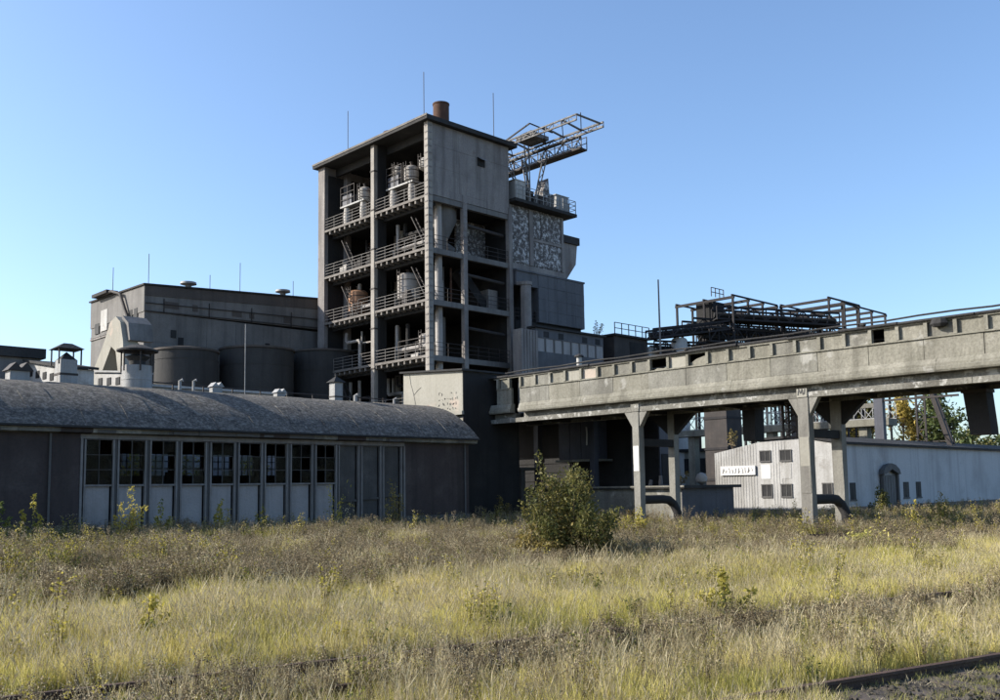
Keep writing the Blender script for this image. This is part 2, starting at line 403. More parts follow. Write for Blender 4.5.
# sill, pilasters, infill panes
n = int((Y1 - Y0) / SP)
pil = None; inf = None
hole = {round(v): 1 for v in ()}
def Yi(i): return Y1 - i * SP
box('sill', 'gallery', gal, GX-.05, Yi(n), 8.272, GX+.2, Y1, 8.34)
box('sill', 'gallery', gal, GX-.03, 41.47, 8.272, GX+.2, 42.75, 8.34)
missing = {8: 'half', 10: 'half2', 18: 'part'}
for i in range(n + 1):
    yy_ = Yi(i)
    if pil is None:
        pil = MB().box(-.03, -.07, 0, .2, .085, .60)
        o = pil.build('pilaster', 'gallery', gal); pil = o.data; o.location = (GX+.02-W[gal][0], yy_-.14-W[gal][1], 8.342); W[o] = (GX, yy_, 8.342)
        # recentre: the mesh origin is its own base centre
    else:
        link('pilaster', pil, gal, (GX+.02+.02+jit(.015), yy_-.14, 8.342))
    if i == n: break
    a, b = yy_ - SP - .055, yy_ - .226
    mode = missing.get(i)
    if mode == 'half':
        MB().ext([(a-.006, 8.342), (b-.1, 8.342), (b-.35, 8.45), (a+.3, 8.40), (a-.006, 8.5)], 'x', GX+.10, GX+.16).build('infill_pane', 'gallery', gal)
    elif mode == 'half2':
        MB().ext([(a-.006, 8.342), (b, 8.342), (b, 8.48), (b-.4, 8.68), (a+.12, 8.8), (a-.006, 8.84)], 'x', GX+.10, GX+.16).build('infill_pane', 'gallery', gal)
    elif mode == 'part':
        box('infill_pane', 'gallery', gal, GX+.10, a-.006, 8.342, GX+.16, a+.55, 8.94)
    else:
        box('infill_pane', rnd.choice(['gallery', 'gallery', 'gallery2', 'cream']), gal, GX+.065+jit(.015), a-.006, 8.342, GX+.17, b, 8.94)
for y in (41.6, 42.6): link('pilaster', pil, gal, (GX+.02, y, 8.342))
box('infill_pane', 'gallery', gal, GX+.09, 41.75, 8.342, GX+.16, 42.45, 8.94)
box('back_wall', 'soot_shade', gal, GX+3.3, Y0, 6.56, GX+3.5, 43.3, 8.94)
box('lintel', 'gallery', gal, GX-.01, Y0, 8.945, GX+.25, 43.0, 9.02)
# roof: uneven bitumen edge in lengths
y = Y0; i = 0
while y < 43.4:
    l = 3.1 + jit(.6); e = min(y + l, 43.5); dz = jit(.03); ov = .1 + jit(.06)
    MB().ext([(GX-ov, 9.03+dz*.5), (GX-ov-.02, 9.08+dz), (GX-ov+.03, 9.15+dz), (GX+1.8, 9.32+dz*.3), (GX+3.8, 9.2), (GX+3.8, 9.03)], 'y', y+.004, e-.004).build('roof_felt', 'bitumen', gal)
    y = e
# pipe run along the roof edge
mb = MB(); pts = [(GX+.05, y, 9.31 + .03*math.sin(y*1.3)) for y in np.arange(Y0, 43, 1.5)]
mb.tube(pts, .045, 6).build('roof_cable', 'bitumen', gal)
for yv, s in ((15.6, .3), (18.9, .12), (28.4, .1)):
    mb = MB(); mb.lathe(0, 0, [(s*.6, 0), (s*.9, s*.4), (s*.7, s*1.1), (s*.2, s*1.35)], 7)
    mb.v = [(GX-.12+x*1.0, yv+yq*1.4, 9.05+z-(.35 if s > .2 else -.1)) for x, yq, z in mb.v]
    mb.build('torn_felt', 'bitumen', gal)
# weather stack on roof
mb = MB().lathe(GX+1.2, 36.9, [(.16, 9.25), (.16, 9.85)], 10); o = mb.build('roof_stub_vent', 'white', gal, smooth=True)
MB().lathe(GX+1.2, 36.9, [(.3, 9.86), (.26, 9.95), (.02, 10.06)], 10).build('vent_cap', 'bitumen', o)

def bent(yc, lab, plate=False):
    t = thing('gallery_pier', (GX+1.8, yc, 0), lab, 'pier', 'concrete piers under the gallery')
    k_ = .27 if plate else .21
    for X0, X1, nm in ((GX-.04, GX+.40, 'front'), (GX+3.15, GX+3.60, 'back')):
        mb = MB(); z = [-.6, .9, 1.9, 3.2, 4.4, 5.4, 6.198]
        ring = [[(X0+jit(.015), yc-k_+jit(.015)), (X1, yc-k_+jit(.015)), (X1, yc+k_+jit(.015)), (X0+jit(.015), yc+k_+jit(.015))] for _ in z]
        vs = [(p[0], p[1], z[i]) for i, r_ in enumerate(ring) for p in r_]
        fs = [(i*4+j, i*4+(j+1) % 4, i*4+4+(j+1) % 4, i*4+4+j) for i in range(len(z)-1) for j in range(4)] + [(3,2,1,0), tuple(range(len(vs)-4, len(vs)))]
        lg = mb.add(vs, fs).build('leg', 'pier', t)
        for sgn in (-1, 1):
            hw = .95 if nm == 'front' else 1.9
            MB().ext([(yc+sgn*(k_+.016), 6.195), (yc+sgn*hw*.8, 6.195), (yc+sgn*(k_+.016), 5.35 if nm == 'front' else 5.05)], 'x', X0+.05, X1-.05).build('haunch', 'pier' if nm == 'front' else 'soot_shade', t)  # back haunches near-black, shade under the gallery put into their colour
        if nm == 'front':
            MB().box(X0-.03, yc-.26, 6.22, X0+.02, yc+.26, 6.62).build('cap_plate', 'cream' if plate else 'beam', t)
            MB().box(X0-.012, yc-k_+.035, 3.0, X0+.01, yc+k_-.035, 4.35).build('whitewash_band', 'whitepaint' if not plate else 'cream', t)
            MB().box(X0-.012, yc-k_+.02, 1.75, X0+.01, yc+k_-.02, 2.9).build('dark_band', 'pier', t) if plate else None
    MB().box(GX+.42, yc-.17, 4.35, GX+3.149, yc+.17, 4.75).build('tie_beam', 'soot_shade', t)  # dark colour carries the shade between the legs
    # service pipe looping between the legs
    mb = MB(); z0 = 1.45
    mb.tube([(GX+.42, yc, z0), (GX+2.2, yc, z0), (GX+2.7, yc-.05, z0-.05), (GX+3.05, yc-.12, z0-.3), (GX+3.1, yc-.33, z0-.75), (GX+3.1, yc-.35, -.5)], .24, 12).build('service_pipe', 'soot_shade', t, smooth=True)  # pipe colour darkened for its shaded side
    return t
bent(31.9, 'concrete pier beside the low flat roofed shed, holding up the gallery')
bp = bent(22.05, 'concrete pier with a white marked cap plate in front of the whitewashed shed', True)
bent(12.2, 'concrete pier of the gallery beyond the hanging dark chute')
# painted mark on the plate
mb = MB(); xo = GX-.075
for a, b in (((-.2, .08), (-.14, .36)), ((-.14, .36), (-.06, .14)), ((-.06, .14), (.02, .36)), ((.02, .36), (.06, .08)), ((.12, .1), (.16, .36))):
    mb.bar((xo, 22.05 - a[0], 6.25 + a[1]), (xo, 22.05 - b[0], 6.25 + b[1]), .035)
mb.build('painted_mark', 'plinth', bp)

def chute(yc, wd, zb, lab, lattice=False, lean=0.):
    x0 = 43.6
    if lattice:
        t = thing('hanging_chute', (x0, yc, zb), lab, 'chute')
        mb = MB()
        for s in (0, 1):
            truss(mb, (x0+s*.6, yc-wd/2, 6.2), (x0+s*.6, yc-wd/2, zb), wd, 4, .09, .06, Vector((0, 1, 0)))
        mb.build('lattice', 'steel', t)
        box('plate', 'steelblue', t, x0+.05, yc-wd/2+.05, zb+.05, x0+.55, yc-.02, 6.19)
    else:
        t = thing('hanging_chute', (x0, yc, zb), lab, 'chute')
        b = wd/2
        vs = []
        for z, k in ((6.2, 1), (zb+.3, .94), (zb, .90)):
            o = lean * (6.2 - z)
            vs += [(x0, yc-b*k+o, z), (x0+.9, yc-b*k+o, z), (x0+.9, yc+b*k+o, z), (x0, yc+b*k+o, z)]
        fs = [(i*4+j, i*4+(j+1) % 4, i*4+4+(j+1) % 4, i*4+4+j) for i in (0, 1) for j in range(4)] + [(0,1,2,3), (8,9,10,11)]
        MB().add(vs, fs).build('chute_body', 'soot_shade', t)  # body colour darkened to carry the shade below the gallery
        MB().box(x0-.06, yc-b-.06, 6.05, x0+.96, yc+b+.06, 6.19).build('flange', 'steel', t)
chute(15.35, .95, 4.2, 'dark sheet chute hanging alone against open sky below the gallery', lean=-.09)
chute(26.55, .75, 4.45, 'blue grey sheet chute hanging above the whitewashed shed roof')
chute(24.2, .75, 4.5, 'rusty lattice chute hanging next to the marked pier', True)

# ================================================================ cream transfer block at the gallery end
blk = thing('transfer_house', (40.8, 46.3, 0), 'cream rendered transfer house with scribbled graffiti where the gallery ends', 'building')
MB().ext([(38.8, 43.5), (43.4, 43.5), (43.4, 49.2), (38.8, 49.2)], 'z', 0, 6.82).build('lower_wall', 'cream', blk)
mb = MB(); mb.add([(38.72, 43.4, 6.825), (43.5, 43.4, 6.825), (43.5, 49.25, 6.825), (38.72, 49.25, 6.825), (38.72, 43.4, 9.42), (43.5, 43.4, 9.42), (43.5, 49.25, 9.80), (38.72, 49.25, 9.80)],
   [(3,2,1,0),(4,5,6,7),(0,1,5,4),(1,2,6,5),(2,3,7,6),(3,0,4,7)]); mb.build('upper_wall', 'cream', blk)
box('ledge', 'cream', blk, 38.55, 43.3, 6.72, 38.719, 49.3, 6.95)
mb = MB(); mb.add([(38.5, 43.2, 9.425), (43.7, 43.2, 9.425), (43.7, 49.4, 9.805), (38.5, 49.4, 9.805), (38.5, 43.2, 9.54), (43.7, 43.2, 9.54), (43.7, 49.4, 9.92), (38.5, 49.4, 9.92)],
   [(3,2,1,0),(4,5,6,7),(0,1,5,4),(1,2,6,5),(2,3,7,6),(3,0,4,7)]); mb.build('roof', 'bitumen', blk)
box('shade_cladding', 'soot_shade', blk, 38.73, 43.36, 0, 43.52, 43.395, 9.40)  # dark sheet over the cream wall, shade of this side as colour
# graffiti strokes, cracks
def stroke(mb, pts, wd, x=38.712):
    for a, b in zip(pts[:-1], pts[1:]): mb.bar((x, a[0], a[1]), (x, b[0], b[1]), wd, .012)
mb = MB()
gs = random.Random(3)
for row in range(4):
    for c in range(7):
        if gs.random() < .2: continue
        y0 = 45.6 - c*.27 + gs.uniform(-.05, .05); z0 = 7.15 + row*.33 + gs.uniform(-.04, .04)
        stroke(mb, [(y0 + gs.uniform(-.1, .1), z0 + gs.uniform(-.1, .1)) for _ in range(gs.randint(3, 4))], .028)
mb.build('graffiti', 'plinth', blk)
mb = MB()
stroke(mb, [(47.0, 7.05), (46.95, 7.4), (46.7, 7.52), (46.5, 7.4), (46.42, 7.1)], .022); stroke(mb, [(46.8, 7.1), (46.72, 7.35), (46.6, 7.1)], .02)
mb.build('graffiti', 'redpaint', blk)
mb = MB(); stroke(mb, [(48.6, 9.7), (48.45, 9.0), (48.2, 8.4), (48.05, 7.9), (47.95, 7.2)], .03); stroke(mb, [(48.15, 8.3), (47.8, 8.55), (47.4, 8.75)], .025)
mb.build('crack', 'plinth', blk)
box('red_patch', 'redpaint', blk, 38.795, 44.1, 6.1, 38.802, 45.2, 6.55)
mb = MB(); railing(mb, (38.9, 46.9, 3.5), (38.9, 46.9, 3.5)) if 0 else None

# ================================================================ workshop with vaulted roof
WY = 41.3; WX0, WX1 = -6.0, 37.25; WB = 53.4
ws = thing('workshop', (16, 47.3, 0), 'long low workshop with vaulted mossy felt roof and folding glazed doors', 'building')
DX0, DX1 = 15.25, 32.45; DW = (DX1 - DX0) / 12
box('wall', 'workwall', ws, WX0, WY, 0, DX0-.11, WY+.3, 4.75)
box('wall', 'workwall', ws, DX1+.11, WY, 0, WX1, WY+.3, 4.75)
box('gable_wall', 'workwall', ws, WX1-.3, WY+.303, 0, WX1-.004, WB-.003, 4.75)
box('gable_wall', 'workwall', ws, WX0+.004, WY+.303, 0, WX0+.3, WB-.003, 4.75)
# back wall with window openings so that daylight shows through the doors
z0, z1 = 3.2, 4.45
wins = [(21.8, 23.0), (23.5, 24.7), (25.3, 26.7), (27.4, 28.6), (29.0, 30.2), (30.8, 31.8)]
box('back_wall', 'workwall', ws, WX0, WB, 0, WX1, WB+.3, z0)
box('back_wall', 'workwall', ws, WX0, WB, z1, WX1, WB+.3, 5.12)
e = WX0
for a, b in wins + [(WX1, WX1)]:
    box('back_wall', 'workwall', ws, e, WB+.002, z0+.002, a, WB+.298, z1-.002); e = b
for a, b in wins:
    mb = MB()
    for i in range(1, 3): mb.box(a + (b-a)*i/3-.03, WB+.1, z0, a + (b-a)*i/3+.03, WB+.16, z1)
    for i in range(1, 3): mb.box(a, WB+.09, z0+(z1-z0)*i/3-.03, b, WB+.17, z0+(z1-z0)*i/3+.03)
    mb.build('window_bars', 'doorframe', ws)
# a few dark machines inside
for x, y, sx, sy, h in ((18.4, 47, .9, .7, 2.6), (22.2, 48.5, .6, .6, 3.3), (25.6, 46.2, 1.2, .8, 2.4), (29.5, 48.8, .8, .8, 3.0)):
    mb = MB().box(x-sx, y-sy, 0, x+sx, y+sy, h*.55); mb.box(x-sx*.6, y-sy*.6, h*.55, x+sx*.5, y+sy*.6, h*.85); mb.tube([(x+sx*.2, y, h*.85), (x+sx*.2, y, h)], .15, 8)
    mb.build('machine', 'soot_shade', None, label={18.4: 'dark machine with tall spout behind the first glazed doors', 22.2: 'slim tall dark machine behind the glazed workshop doors', 25.6: 'wide low dark machine behind the glazed workshop doors', 29.5: 'dark machine behind the last glazed door beside the boarded ones'}[x], cat='machine', group='machines inside the workshop')
box('door_head', 'doorframe', ws, DX0-.1, WY+.02, 4.56, DX1+.1, WY+.2, 4.75)
box('door_sill', 'plinth', ws, DX0-.1, WY-.06, 0, DX1+.1, WY+.28, .30)
box('jamb', 'doorframe', ws, DX0-.1, WY-.03, .302, DX0+.0, WY+.2, 4.555)
box('jamb', 'doorframe', ws, DX1-.0, WY-.03, .302, DX1+.1, WY+.2, 4.555)
dr = random.Random(5)
for i in range(12):
    a = DX0 + i*DW + .065; b = a + DW - .13
    if i: box('reveal_shade_strip', 'plinth', ws, DX0+i*DW-.045, WY+.06, .302, DX0+i*DW+.045, WY+.2, 4.555)  # dark strips between leaves, shade of the door reveals put into colour
    off = dr.choice([0, .0, .03, .05]) + .002*i
    root = box('door_leaf', 'doorpanel' if i < 9 else 'doordark', ws, a+.09, WY+.125+off, .40, b-.16, WY+.165+off, 2.52 if i < 9 else 4.52)
    f = MB()
    for xx_ in (a, b-.085): f.box(xx_, WY-.04+off, .32, xx_+.075, WY+.12+off, 4.54)
    f.box(a+.086, WY+.0+off, .32, b-.086, WY+.10+off, .40)
    f.box(a+.086, WY+.02+off, 4.523, b-.086, WY+.10+off, 4.54)
    if i < 9: f.box(a+.086, WY+.0+off, 2.523, b-.086, WY+.11+off, 2.60)
    f.build('leaf_frame', 'doorframe', root)
    if i < 9:
        f = MB(); xm = (a+b)/2
        f.box(xm-.018, WY+.04+off, 2.601, xm+.018, WY+.09+off, 4.522)
        for q in (1, 2): zq = 2.6 + q*.64; f.box(a+.087, WY+.042+off, zq-.015, b-.087, WY+.088+off, zq+.015)
        f.build('glazing_bar', 'doordark', root)
        for cx in range(2):
            for cz in range(3):
                if dr.random() < .3: continue                   # broken out
                xa = a+.088 if cx == 0 else xm+.019; xb = xm-.019 if cx == 0 else b-.088
                za = 2.602 + cz*.64 + (.016 if cz else 0)
                box('pane', 'glass', root, xa, WY+.06+off, za, xb, WY+.066+off, za+.60)
    else:
        box('brace', 'doordark', root, a+.1, WY+.01+off, 1.5+.1*i % .4, b-.1, WY+.04+off, 1.62+.1*i % .4)
# fascia: concrete lengths with worn edges
x = WX0
while x < WX1:
    e = min(x + 1.55 + jit(.35), WX1 + .35)
    if WX1 + .35 - e < .5: e = WX1 + .35
    d = jit(.02)
    MB().ext([(WY-.38+d, 4.80), (WY-.40+d, 4.98), (WY+.25, 5.04), (WY+.25, 4.755), (WY-.1, 4.755)], 'x', x+.004, e-.004).build('fascia', rnd.choice(['fascia', 'fascia', 'workwall', 'plinth']), ws)
    if rnd.random() < .55: box('fascia_patch', 'plinth', ws, x+.2, WY-.43+d, 4.80+jit(.02), min(e-.2, x+.2+rnd.uniform(.4, .9)), WY-.405+d, 4.93)
    x = e
# vaulted roof in felt strips running over the crown
def vault(t):       # t in 0..1 from front eave to back eave
    y_ = WY-.5 + t*(WB-WY+1.0); u = (t - .5)*2
    return y_, 5.06 + 2.36*(1 - abs(u)**2.7)
x = WX0 - .3; i = 0
while x < WX1+.35:
    e = min(x + 1.02 + jit(.06), WX1+.4); mb = MB(); NN = 22; j1 = jit(.02); lift = .014 if i % 2 else 0
    vs = []
    for k in range(NN+1):
        y_, z_ = vault(k/NN)
        z_ += lift + .012*math.sin(k*1.7+i*2.1)
        a_ = x - .05 + .012*math.sin(k*.9+i); b_ = e + .05 + .014*math.sin(k*1.1+i*1.3)
        vs += [(a_, y_, z_), (b_, y_, z_), (b_, y_, z_-.05), (a_, y_, z_-.05)]
    fs = [(k*4+q, k*4+(q+1) % 4, k*4+4+(q+1) % 4, k*4+4+q) for k in range(NN) for q in range(4)] + [(0,1,2,3), tuple(range(NN*4, NN*4+4))]
    mb.add(vs, fs).build('roof_strip', 'roof', ws, smooth=True); x = e; i += 1
mb = MB()
prof = [vault(k/24) for k in range(25)]
mb.ext([(WY-.1, 4.76)] + [(y_, z_-.12) for y_, z_ in prof if WY-.1 < y_ < WB+.1] + [(WB+.1, 4.76)], 'x', WX1-.25, WX1-.01); mb.build('gable_end', 'workwall', ws)
box('gutter', 'bitumen', ws, WX0-.3, WY-.6, 4.985, WX1+.4, WY-.49, 5.07)
# bare mast standing on the crown
mb = MB().tube([(25.6, 46.4, 7.2), (25.6, 46.4, 11.3)], .03, 6); mb.build('mast', 'galv', None, label='thin lone mast rising from the middle of the vaulted workshop roof', cat='mast')
# walkway rail along the crown
rl = thing('roof_railing', (26, 48.6, 7.35), 'low pipe railing along the crown of the vaulted roof', 'railing')
mb = MB(); mb.tube([(20.6, 48.6, 8.05), (25, 48.6, 8.0), (30, 48.6, 7.95), (37, 48.6, 7.95)], .035, 6); mb.build('rail', 'steel', rl)
for x in np.arange(20.8, 37, 1.75): box('post', 'steel', rl, x-.03, 48.57, 7.3, x+.03, 48.63, 8.0+jit(.03))

def vent(name, x, y, sx, h, cap, lab, style):
    t = thing(name, (x, y, 7.25), lab, 'vent', 'vents on the workshop roof')
    zb = 7.2; zt = zb + h
    if style == 'posts':                                   # brick stack under a canopy on posts
        mb = MB().box(x-sx, y-sx, zb, x+sx, y+sx, zt*.45+zb*.55); mb.build('base', 'galv', t)
        box('shaft', 'galv', t, x-sx*.95, y-sx*.95, zt*.45+zb*.55+.002, x+sx*.95, y+sx*.95, zt)
        box('band', 'steel', t, x-sx*1.04, y-sx*1.04, zb+h*.42, x+sx*1.04, y+sx*1.04, zb+h*.5)
        for a in (-1, 1):
            for b in (-1, 1): box('post', 'steel', t, x+a*sx*1.25-.03, y+b*sx*1.25-.03, zt-.25, x+a*sx*1.25+.03, y+b*sx*1.25+.03, zt+.52)
        MB().add([(x-sx*.9, y-sx*.9, zt+.004), (x+sx*.9, y-sx*.9, zt+.004), (x+sx*.9, y+sx*.9, zt+.004), (x-sx*.9, y+sx*.9, zt+.004), (x, y, zt+.4)], [(0,1,2,3),(0,1,4),(1,2,4),(2,3,4),(3,0,4)]).build('inner_cone', 'bitumen', t)
        c = sx*1.55
        MB().add([(x-c, y-c, zt+.5), (x+c, y-c, zt+.5), (x+c, y+c, zt+.5), (x-c, y+c, zt+.5), (x-c*.3, y-c*.3, zt+.78), (x+c*.3, y-c*.3, zt+.78), (x+c*.3, y+c*.3, zt+.78), (x-c*.3, y+c*.3, zt+.78)],
                 [(3,2,1,0),(4,5,6,7),(0,1,5,4),(1,2,6,5),(2,3,7,6),(3,0,4,7)]).build('canopy', 'bitumen', t)
    elif style == 'round':
        MB().lathe(x, y, [(sx, zb-.2), (sx, zb+h*.45), (sx*1.02, zb+h*.46), (sx*1.02, zb+h*.5), (sx, zb+h*.51), (sx, zt)], 28).build('drum', 'galv', t, smooth=True)
        MB().lathe(x, y, [(sx*.55, zt+.002), (sx*.55, zt+.25), (sx*.85, zt+.45), (sx*.3, zt+.6)], 20).build('inner_cone', 'bitumen', t, smooth=True)
        for k in range(6):
            a = k*math.pi/3+.3; MB().bar((x+sx*1.12*math.cos(a), y+sx*1.12*math.sin(a), zt-.3), (x+sx*1.12*math.cos(a), y+sx*1.12*math.sin(a), zt+.78), .06).build('post', 'steel', t)
        MB().lathe(x, y, [(sx*1.38, zt+.72), (sx*1.38, zt+.80), (sx*.5, zt+1.05), (.05, zt+1.1)], 28).build('canopy', 'bitumen', t, smooth=True)
    elif style == 'hood':
        box('shaft', 'galv', t, x-sx, y-sx, zb-.2, x+sx, y+sx, zt)
        box('band', 'steel', t, x-sx*1.06, y-sx*1.06, zb+h*.3, x+sx*1.06, y+sx*1.06, zb+h*.36)
        c = sx*1.5
        MB().add([(x-c, y-c, zt+.002), (x+c, y-c, zt+.002), (x+c, y+c, zt+.002), (x-c, y+c, zt+.002), (x, y, zt+sx*1.4)], [(3,2,1,0),(0,1,4),(1,2,4),(2,3,4),(3,0,4)]).build('hood', 'bitumen', t)
        MB().lathe(x, y, [(sx*.25, zt+sx*1.2), (sx*.25, zt+sx*1.9)], 8).build('finial', 'bitumen', t)
    else:                                                  # twin gabled cowl or lean-to lid
        box('shaft', 'galv', t, x-sx, y-sx*.8, zb-.2, x+sx, y+sx*.8, zt)
        MB().ext([(x-sx*1.3, zt+.002), (x-sx*.5, zt+sx*.9), (x+sx*.05, zt+sx*.25), (x+sx*.6, zt+sx*.95), (x+sx*1.35, zt+.002)], 'y', y-sx*1.05, y+sx*1.05).build('cowl', 'steel' if style == 'twin' else 'galv', t)
vent('canopy_vent', 16.1, 46.0, .40, 1.28, 1, 'square stack vent with dark canopy on posts, beside the big round drum vent', 'posts')
vent('drum_vent', 19.75, 46.6, .72, 1.35, 1, 'big pale round drum vent under a wide dark canopy', 'round')
vent('gabled_vent', 14.05, 46.2, .42, .62, 1, 'small vent with twin gabled cowl beside the square canopy vent', 'twin')
vent('tin_vent', 23.75, 46.1, .26, .5, 1, 'stubby tin vent with crumpled lid, just past the bare mast toward the drum vent', 'lid')
vent('tin_vent', 27.6, 46.2, .25, .42, 1, 'stubby tin vent with tilted lid, between the mast and the hooded stack', 'lid')
vent('hooded_vent', 31.35, 46.2, .28, 1.25, 1, 'slim pale stack with pointed dark hood, near the tower end of the roof', 'hood')
for x, r_, h in ((22.0, .09, .5), (22.75, .07, .55), (33.0, .12, .35), (35.9, .08, .3)):
    MB().tube([(x, 46.6, 7.2), (x, 46.6, 7.45+h), (x+.12, 46.5, 7.5+h)], r_, 8).build('stub_pipe', 'galv', None, label={22.0: 'shorter of the paired bent breather pipes by the drum vent', 22.75: 'taller of the paired bent breather pipes by the drum vent', 33.0: 'thick stub breather pipe beside the hooded stack', 35.9: 'thin stub breather pipe near the gable end of the vaulted roof'}[x], cat='pipe', group='breather pipes on the workshop roof')

for x in (WX1-.35, 13.9): MB().tube([(x, WY-.08, 4.9), (x, WY-.08, .2)], .05, 8).build('downpipe', 'plinth', ws, smooth=True)
box('plinth', 'plinth', ws, WX0, WY-.05, 0, DX0-.12, WY-.003, .75); box('plinth', 'plinth', ws, DX1+.12, WY-.05, 0, WX1, WY-.003, .75)

# ================================================================ tower
TX0, TX1, TY0, TY1 = 51.3, 61.5, 61.7, 78.75
tw = thing('process_tower', (56.4, 70, 0), 'tall open concrete tower of seven floors with railings, rusty stacks on top', 'tower')
FL = [4.5, 9.0, 13.6, 18.45, 23.0, 27.65]
ZT = 34.15
box('end_wall', 'tower', tw, TX0-.02, TY1-1.1, 0, TX1, TY1, ZT)
box('shade_lining', 'soot_shade', tw, TX0+.4, TY1-1.14, 0, TX1-.31, TY1-1.102, ZT-.8)  # near-black sheet, interior shade on the end wall put into colour
box('rear_wall', 'soot_shade', tw, TX1-.3, TY0+.5, 0, TX1-.002, TY1-1.105, ZT)
# upper panel on the shaded side, in sheets
for i in range(3):
    a = TX0+.55 + i*3.12
    for j in range(3):
        z = 28.35 + j*1.94
        box('wall_panel', 'tower', tw, a+.006, TY0+.06+jit(.01), z+.006, a+3.114, TY0+.3, z+1.934)
mb = MB().box(57.2, TY0+.0, 31.5, 58.1, TY0+.055, 32.3); mb.build('hatch', 'soot_shade', tw)
MB().add([(57.2, TY0+.01, 32.3), (58.1, TY0+.01, 32.3), (58.15, TY0-.5, 31.95), (57.25, TY0-.5, 31.95)], [(0,1,2,3)]).build('hatch_flap', 'tower', tw)
box('spandrel', 'tower', tw, TX0+.55, TY0+.05, 27.7, TX1-.2, TY0+.35, 28.345)
# columns
def steelcol(x0, y0, x1, y1, z0, z1, mat='towercol', pitch=.62, lattice=True):
    c = MB().box(x0, y0, z0, x1, y1, z1).build('column', mat, tw)
    if lattice:
        mb = MB(); z = z0 + .3
        while z < z1 - .3:
            mb.box(x0+.08, y0-.03, z, x1-.08, y0-.001, z+pitch*.2)
            mb.box(x0-.03, y0+.08, z, x0-.001, y1-.08, z+pitch*.2); z += pitch
        mb.build('rivet_plates', 'tower', c)
    return c
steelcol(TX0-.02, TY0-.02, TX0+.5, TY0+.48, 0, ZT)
steelcol(55.35, TY0-.02, 55.8, TY0+.4, 0, 28.34, 'tower')
steelcol(TX1-.45, TY0-.02, TX1, TY0+.45, 0, 28.34, 'tower', lattice=False)
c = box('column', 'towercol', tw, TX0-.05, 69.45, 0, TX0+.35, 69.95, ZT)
box('column_shade_side', 'soot_shade', c, TX0+.352, 69.3, 0, TX0+1.25, 70.0, ZT-.01)  # column's shaded side, its darkness put into the colour
mb = MB()
for z in np.arange(2, 34, 3.7): mb.box(TX0-.09, 69.4, z, TX0+.4, 70.0, z+.12)
mb.build('clamp', 'steel', c)
box('column', 'tower', tw, TX0+2.2, 77.0, 0, TX0+2.7, 77.6, ZT)
for x, y in ((53.3, 70.9), (53.3, 62.75), (57.5, 69), (57.5, 74)):
    MB().lathe(x, y, [(.33, 0), (.33, 33.9)], 12).build('column', 'tankgrey', tw, smooth=True)
# floors
jm = {}
for fi, z in enumerate(FL):
    sl = box('floor_slab', 'soot_shade', tw, TX0+.02, TY0+.5, z-.22, TX1-.305, TY1-1.105, z)  # slab near-black, shade of the soffits put into its colour
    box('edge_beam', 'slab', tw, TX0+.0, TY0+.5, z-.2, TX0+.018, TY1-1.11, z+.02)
    MB().box(TX0+.9, TY0+.5, z-.75, TX0+1.2, TY1-1.12, z-.222).build('girder', 'soot_shade', tw)
    box('edge_beam', 'silo', tw, TX0+.51, TY0+.1, z-.45, TX1-.46, TY0+.49, z+.02)
    y = TY0 + .9
    while y < TY1 - 1.3:
        if abs(y - 69.7) > .45:
            if 'j' not in jm:
                o = MB().box(TX0+.05, y, z-.50, TX0+.88, y+.2, z-.224).build('joist', 'slab', tw); jm['j'] = o.data
            else: link('joist', jm['j'], tw, (TX0+.465, y+.1, z-.50))
        y += .83
    for a, b in ((TY0+.5, 69.4), (70.02, TY1-1.12)):
        railing(MB(), (TX0+.07, a, z), (TX0+.07, b, z), 1.15, 4, 1.6, .028).build('railing', 'railing', tw)
    if fi < 5:
        for a, b in ((TX0+.5, 55.35), (55.8, TX1-.45)):
            railing(MB(), (a, TY0+.15, z+.02), (b, TY0+.15, z+.02), 1.15, 3, 1.5, .026).build('railing', 'steel', tw)
# roof
rf = MB().add([(TX0-.45, TY0-.45, ZT+.02), (TX1+.4, TY0-.45, ZT+.02), (TX1+.4, TY1+.4, ZT+.02), (TX0-.45, TY1+.4, ZT+.02),
               (TX0-.45, TY0-.45, ZT+.42), (TX1+.4, TY0-.45, ZT+.42), (TX1+.4, TY1+.4, ZT+.42), (TX0-.45, TY1+.4, ZT+.42)],
              [(3,2,1,0),(4,5,6,7),(0,1,5,4),(1,2,6,5),(2,3,7,6),(3,0,4,7)]).build('roof', 'bitumen', tw)
box('roof_edge', 'slab', rf, TX0-.50, TY0-.47, ZT+.28, TX0-.452, TY1+.42, ZT+.46)
y = TY0 + .6
while y < TY1 - 1.2: box('roof_rib', 'slab', tw, TX0+.1, y, ZT-.55, TX0+.3, y+.12, ZT-.004) if 0 else None; y += 1.1
box('roof_beam', 'soot_shade', tw, TX0+1.3, TY0+.5, ZT-.75, TX0+1.6, 69.29, ZT-.005)
box('roof_beam', 'soot_shade', tw, TX0+1.3, 70.02, ZT-.75, TX0+1.6, TY1-1.11, ZT-.005)
def stack(x, y, r_, z1, lab):
    t = thing('roof_stack', (x, y, ZT+.42), lab, 'chimney', 'stacks on the tower roof')
    MB().lathe(x, y, [(r_, ZT+.42), (r_, z1-.12), (r_*1.06, z1-.12), (r_*1.06, z1), (r_*.85, z1), (r_*.85, z1-.3)], 24).build('pipe', 'rust', t, smooth=True)
    MB().lathe(x, y, [(r_*1.12, ZT+.425), (r_*1.12, ZT+.6)], 20).build('collar', 'steel', t, smooth=True)
stack(55.0, 64.2, .74, 37.45, 'tall rusty brown stack near the corner of the tower roof')
stack(53.6, 69.9, .72, 36.0, 'short rusty stack set back on the tower roof above the open bays')
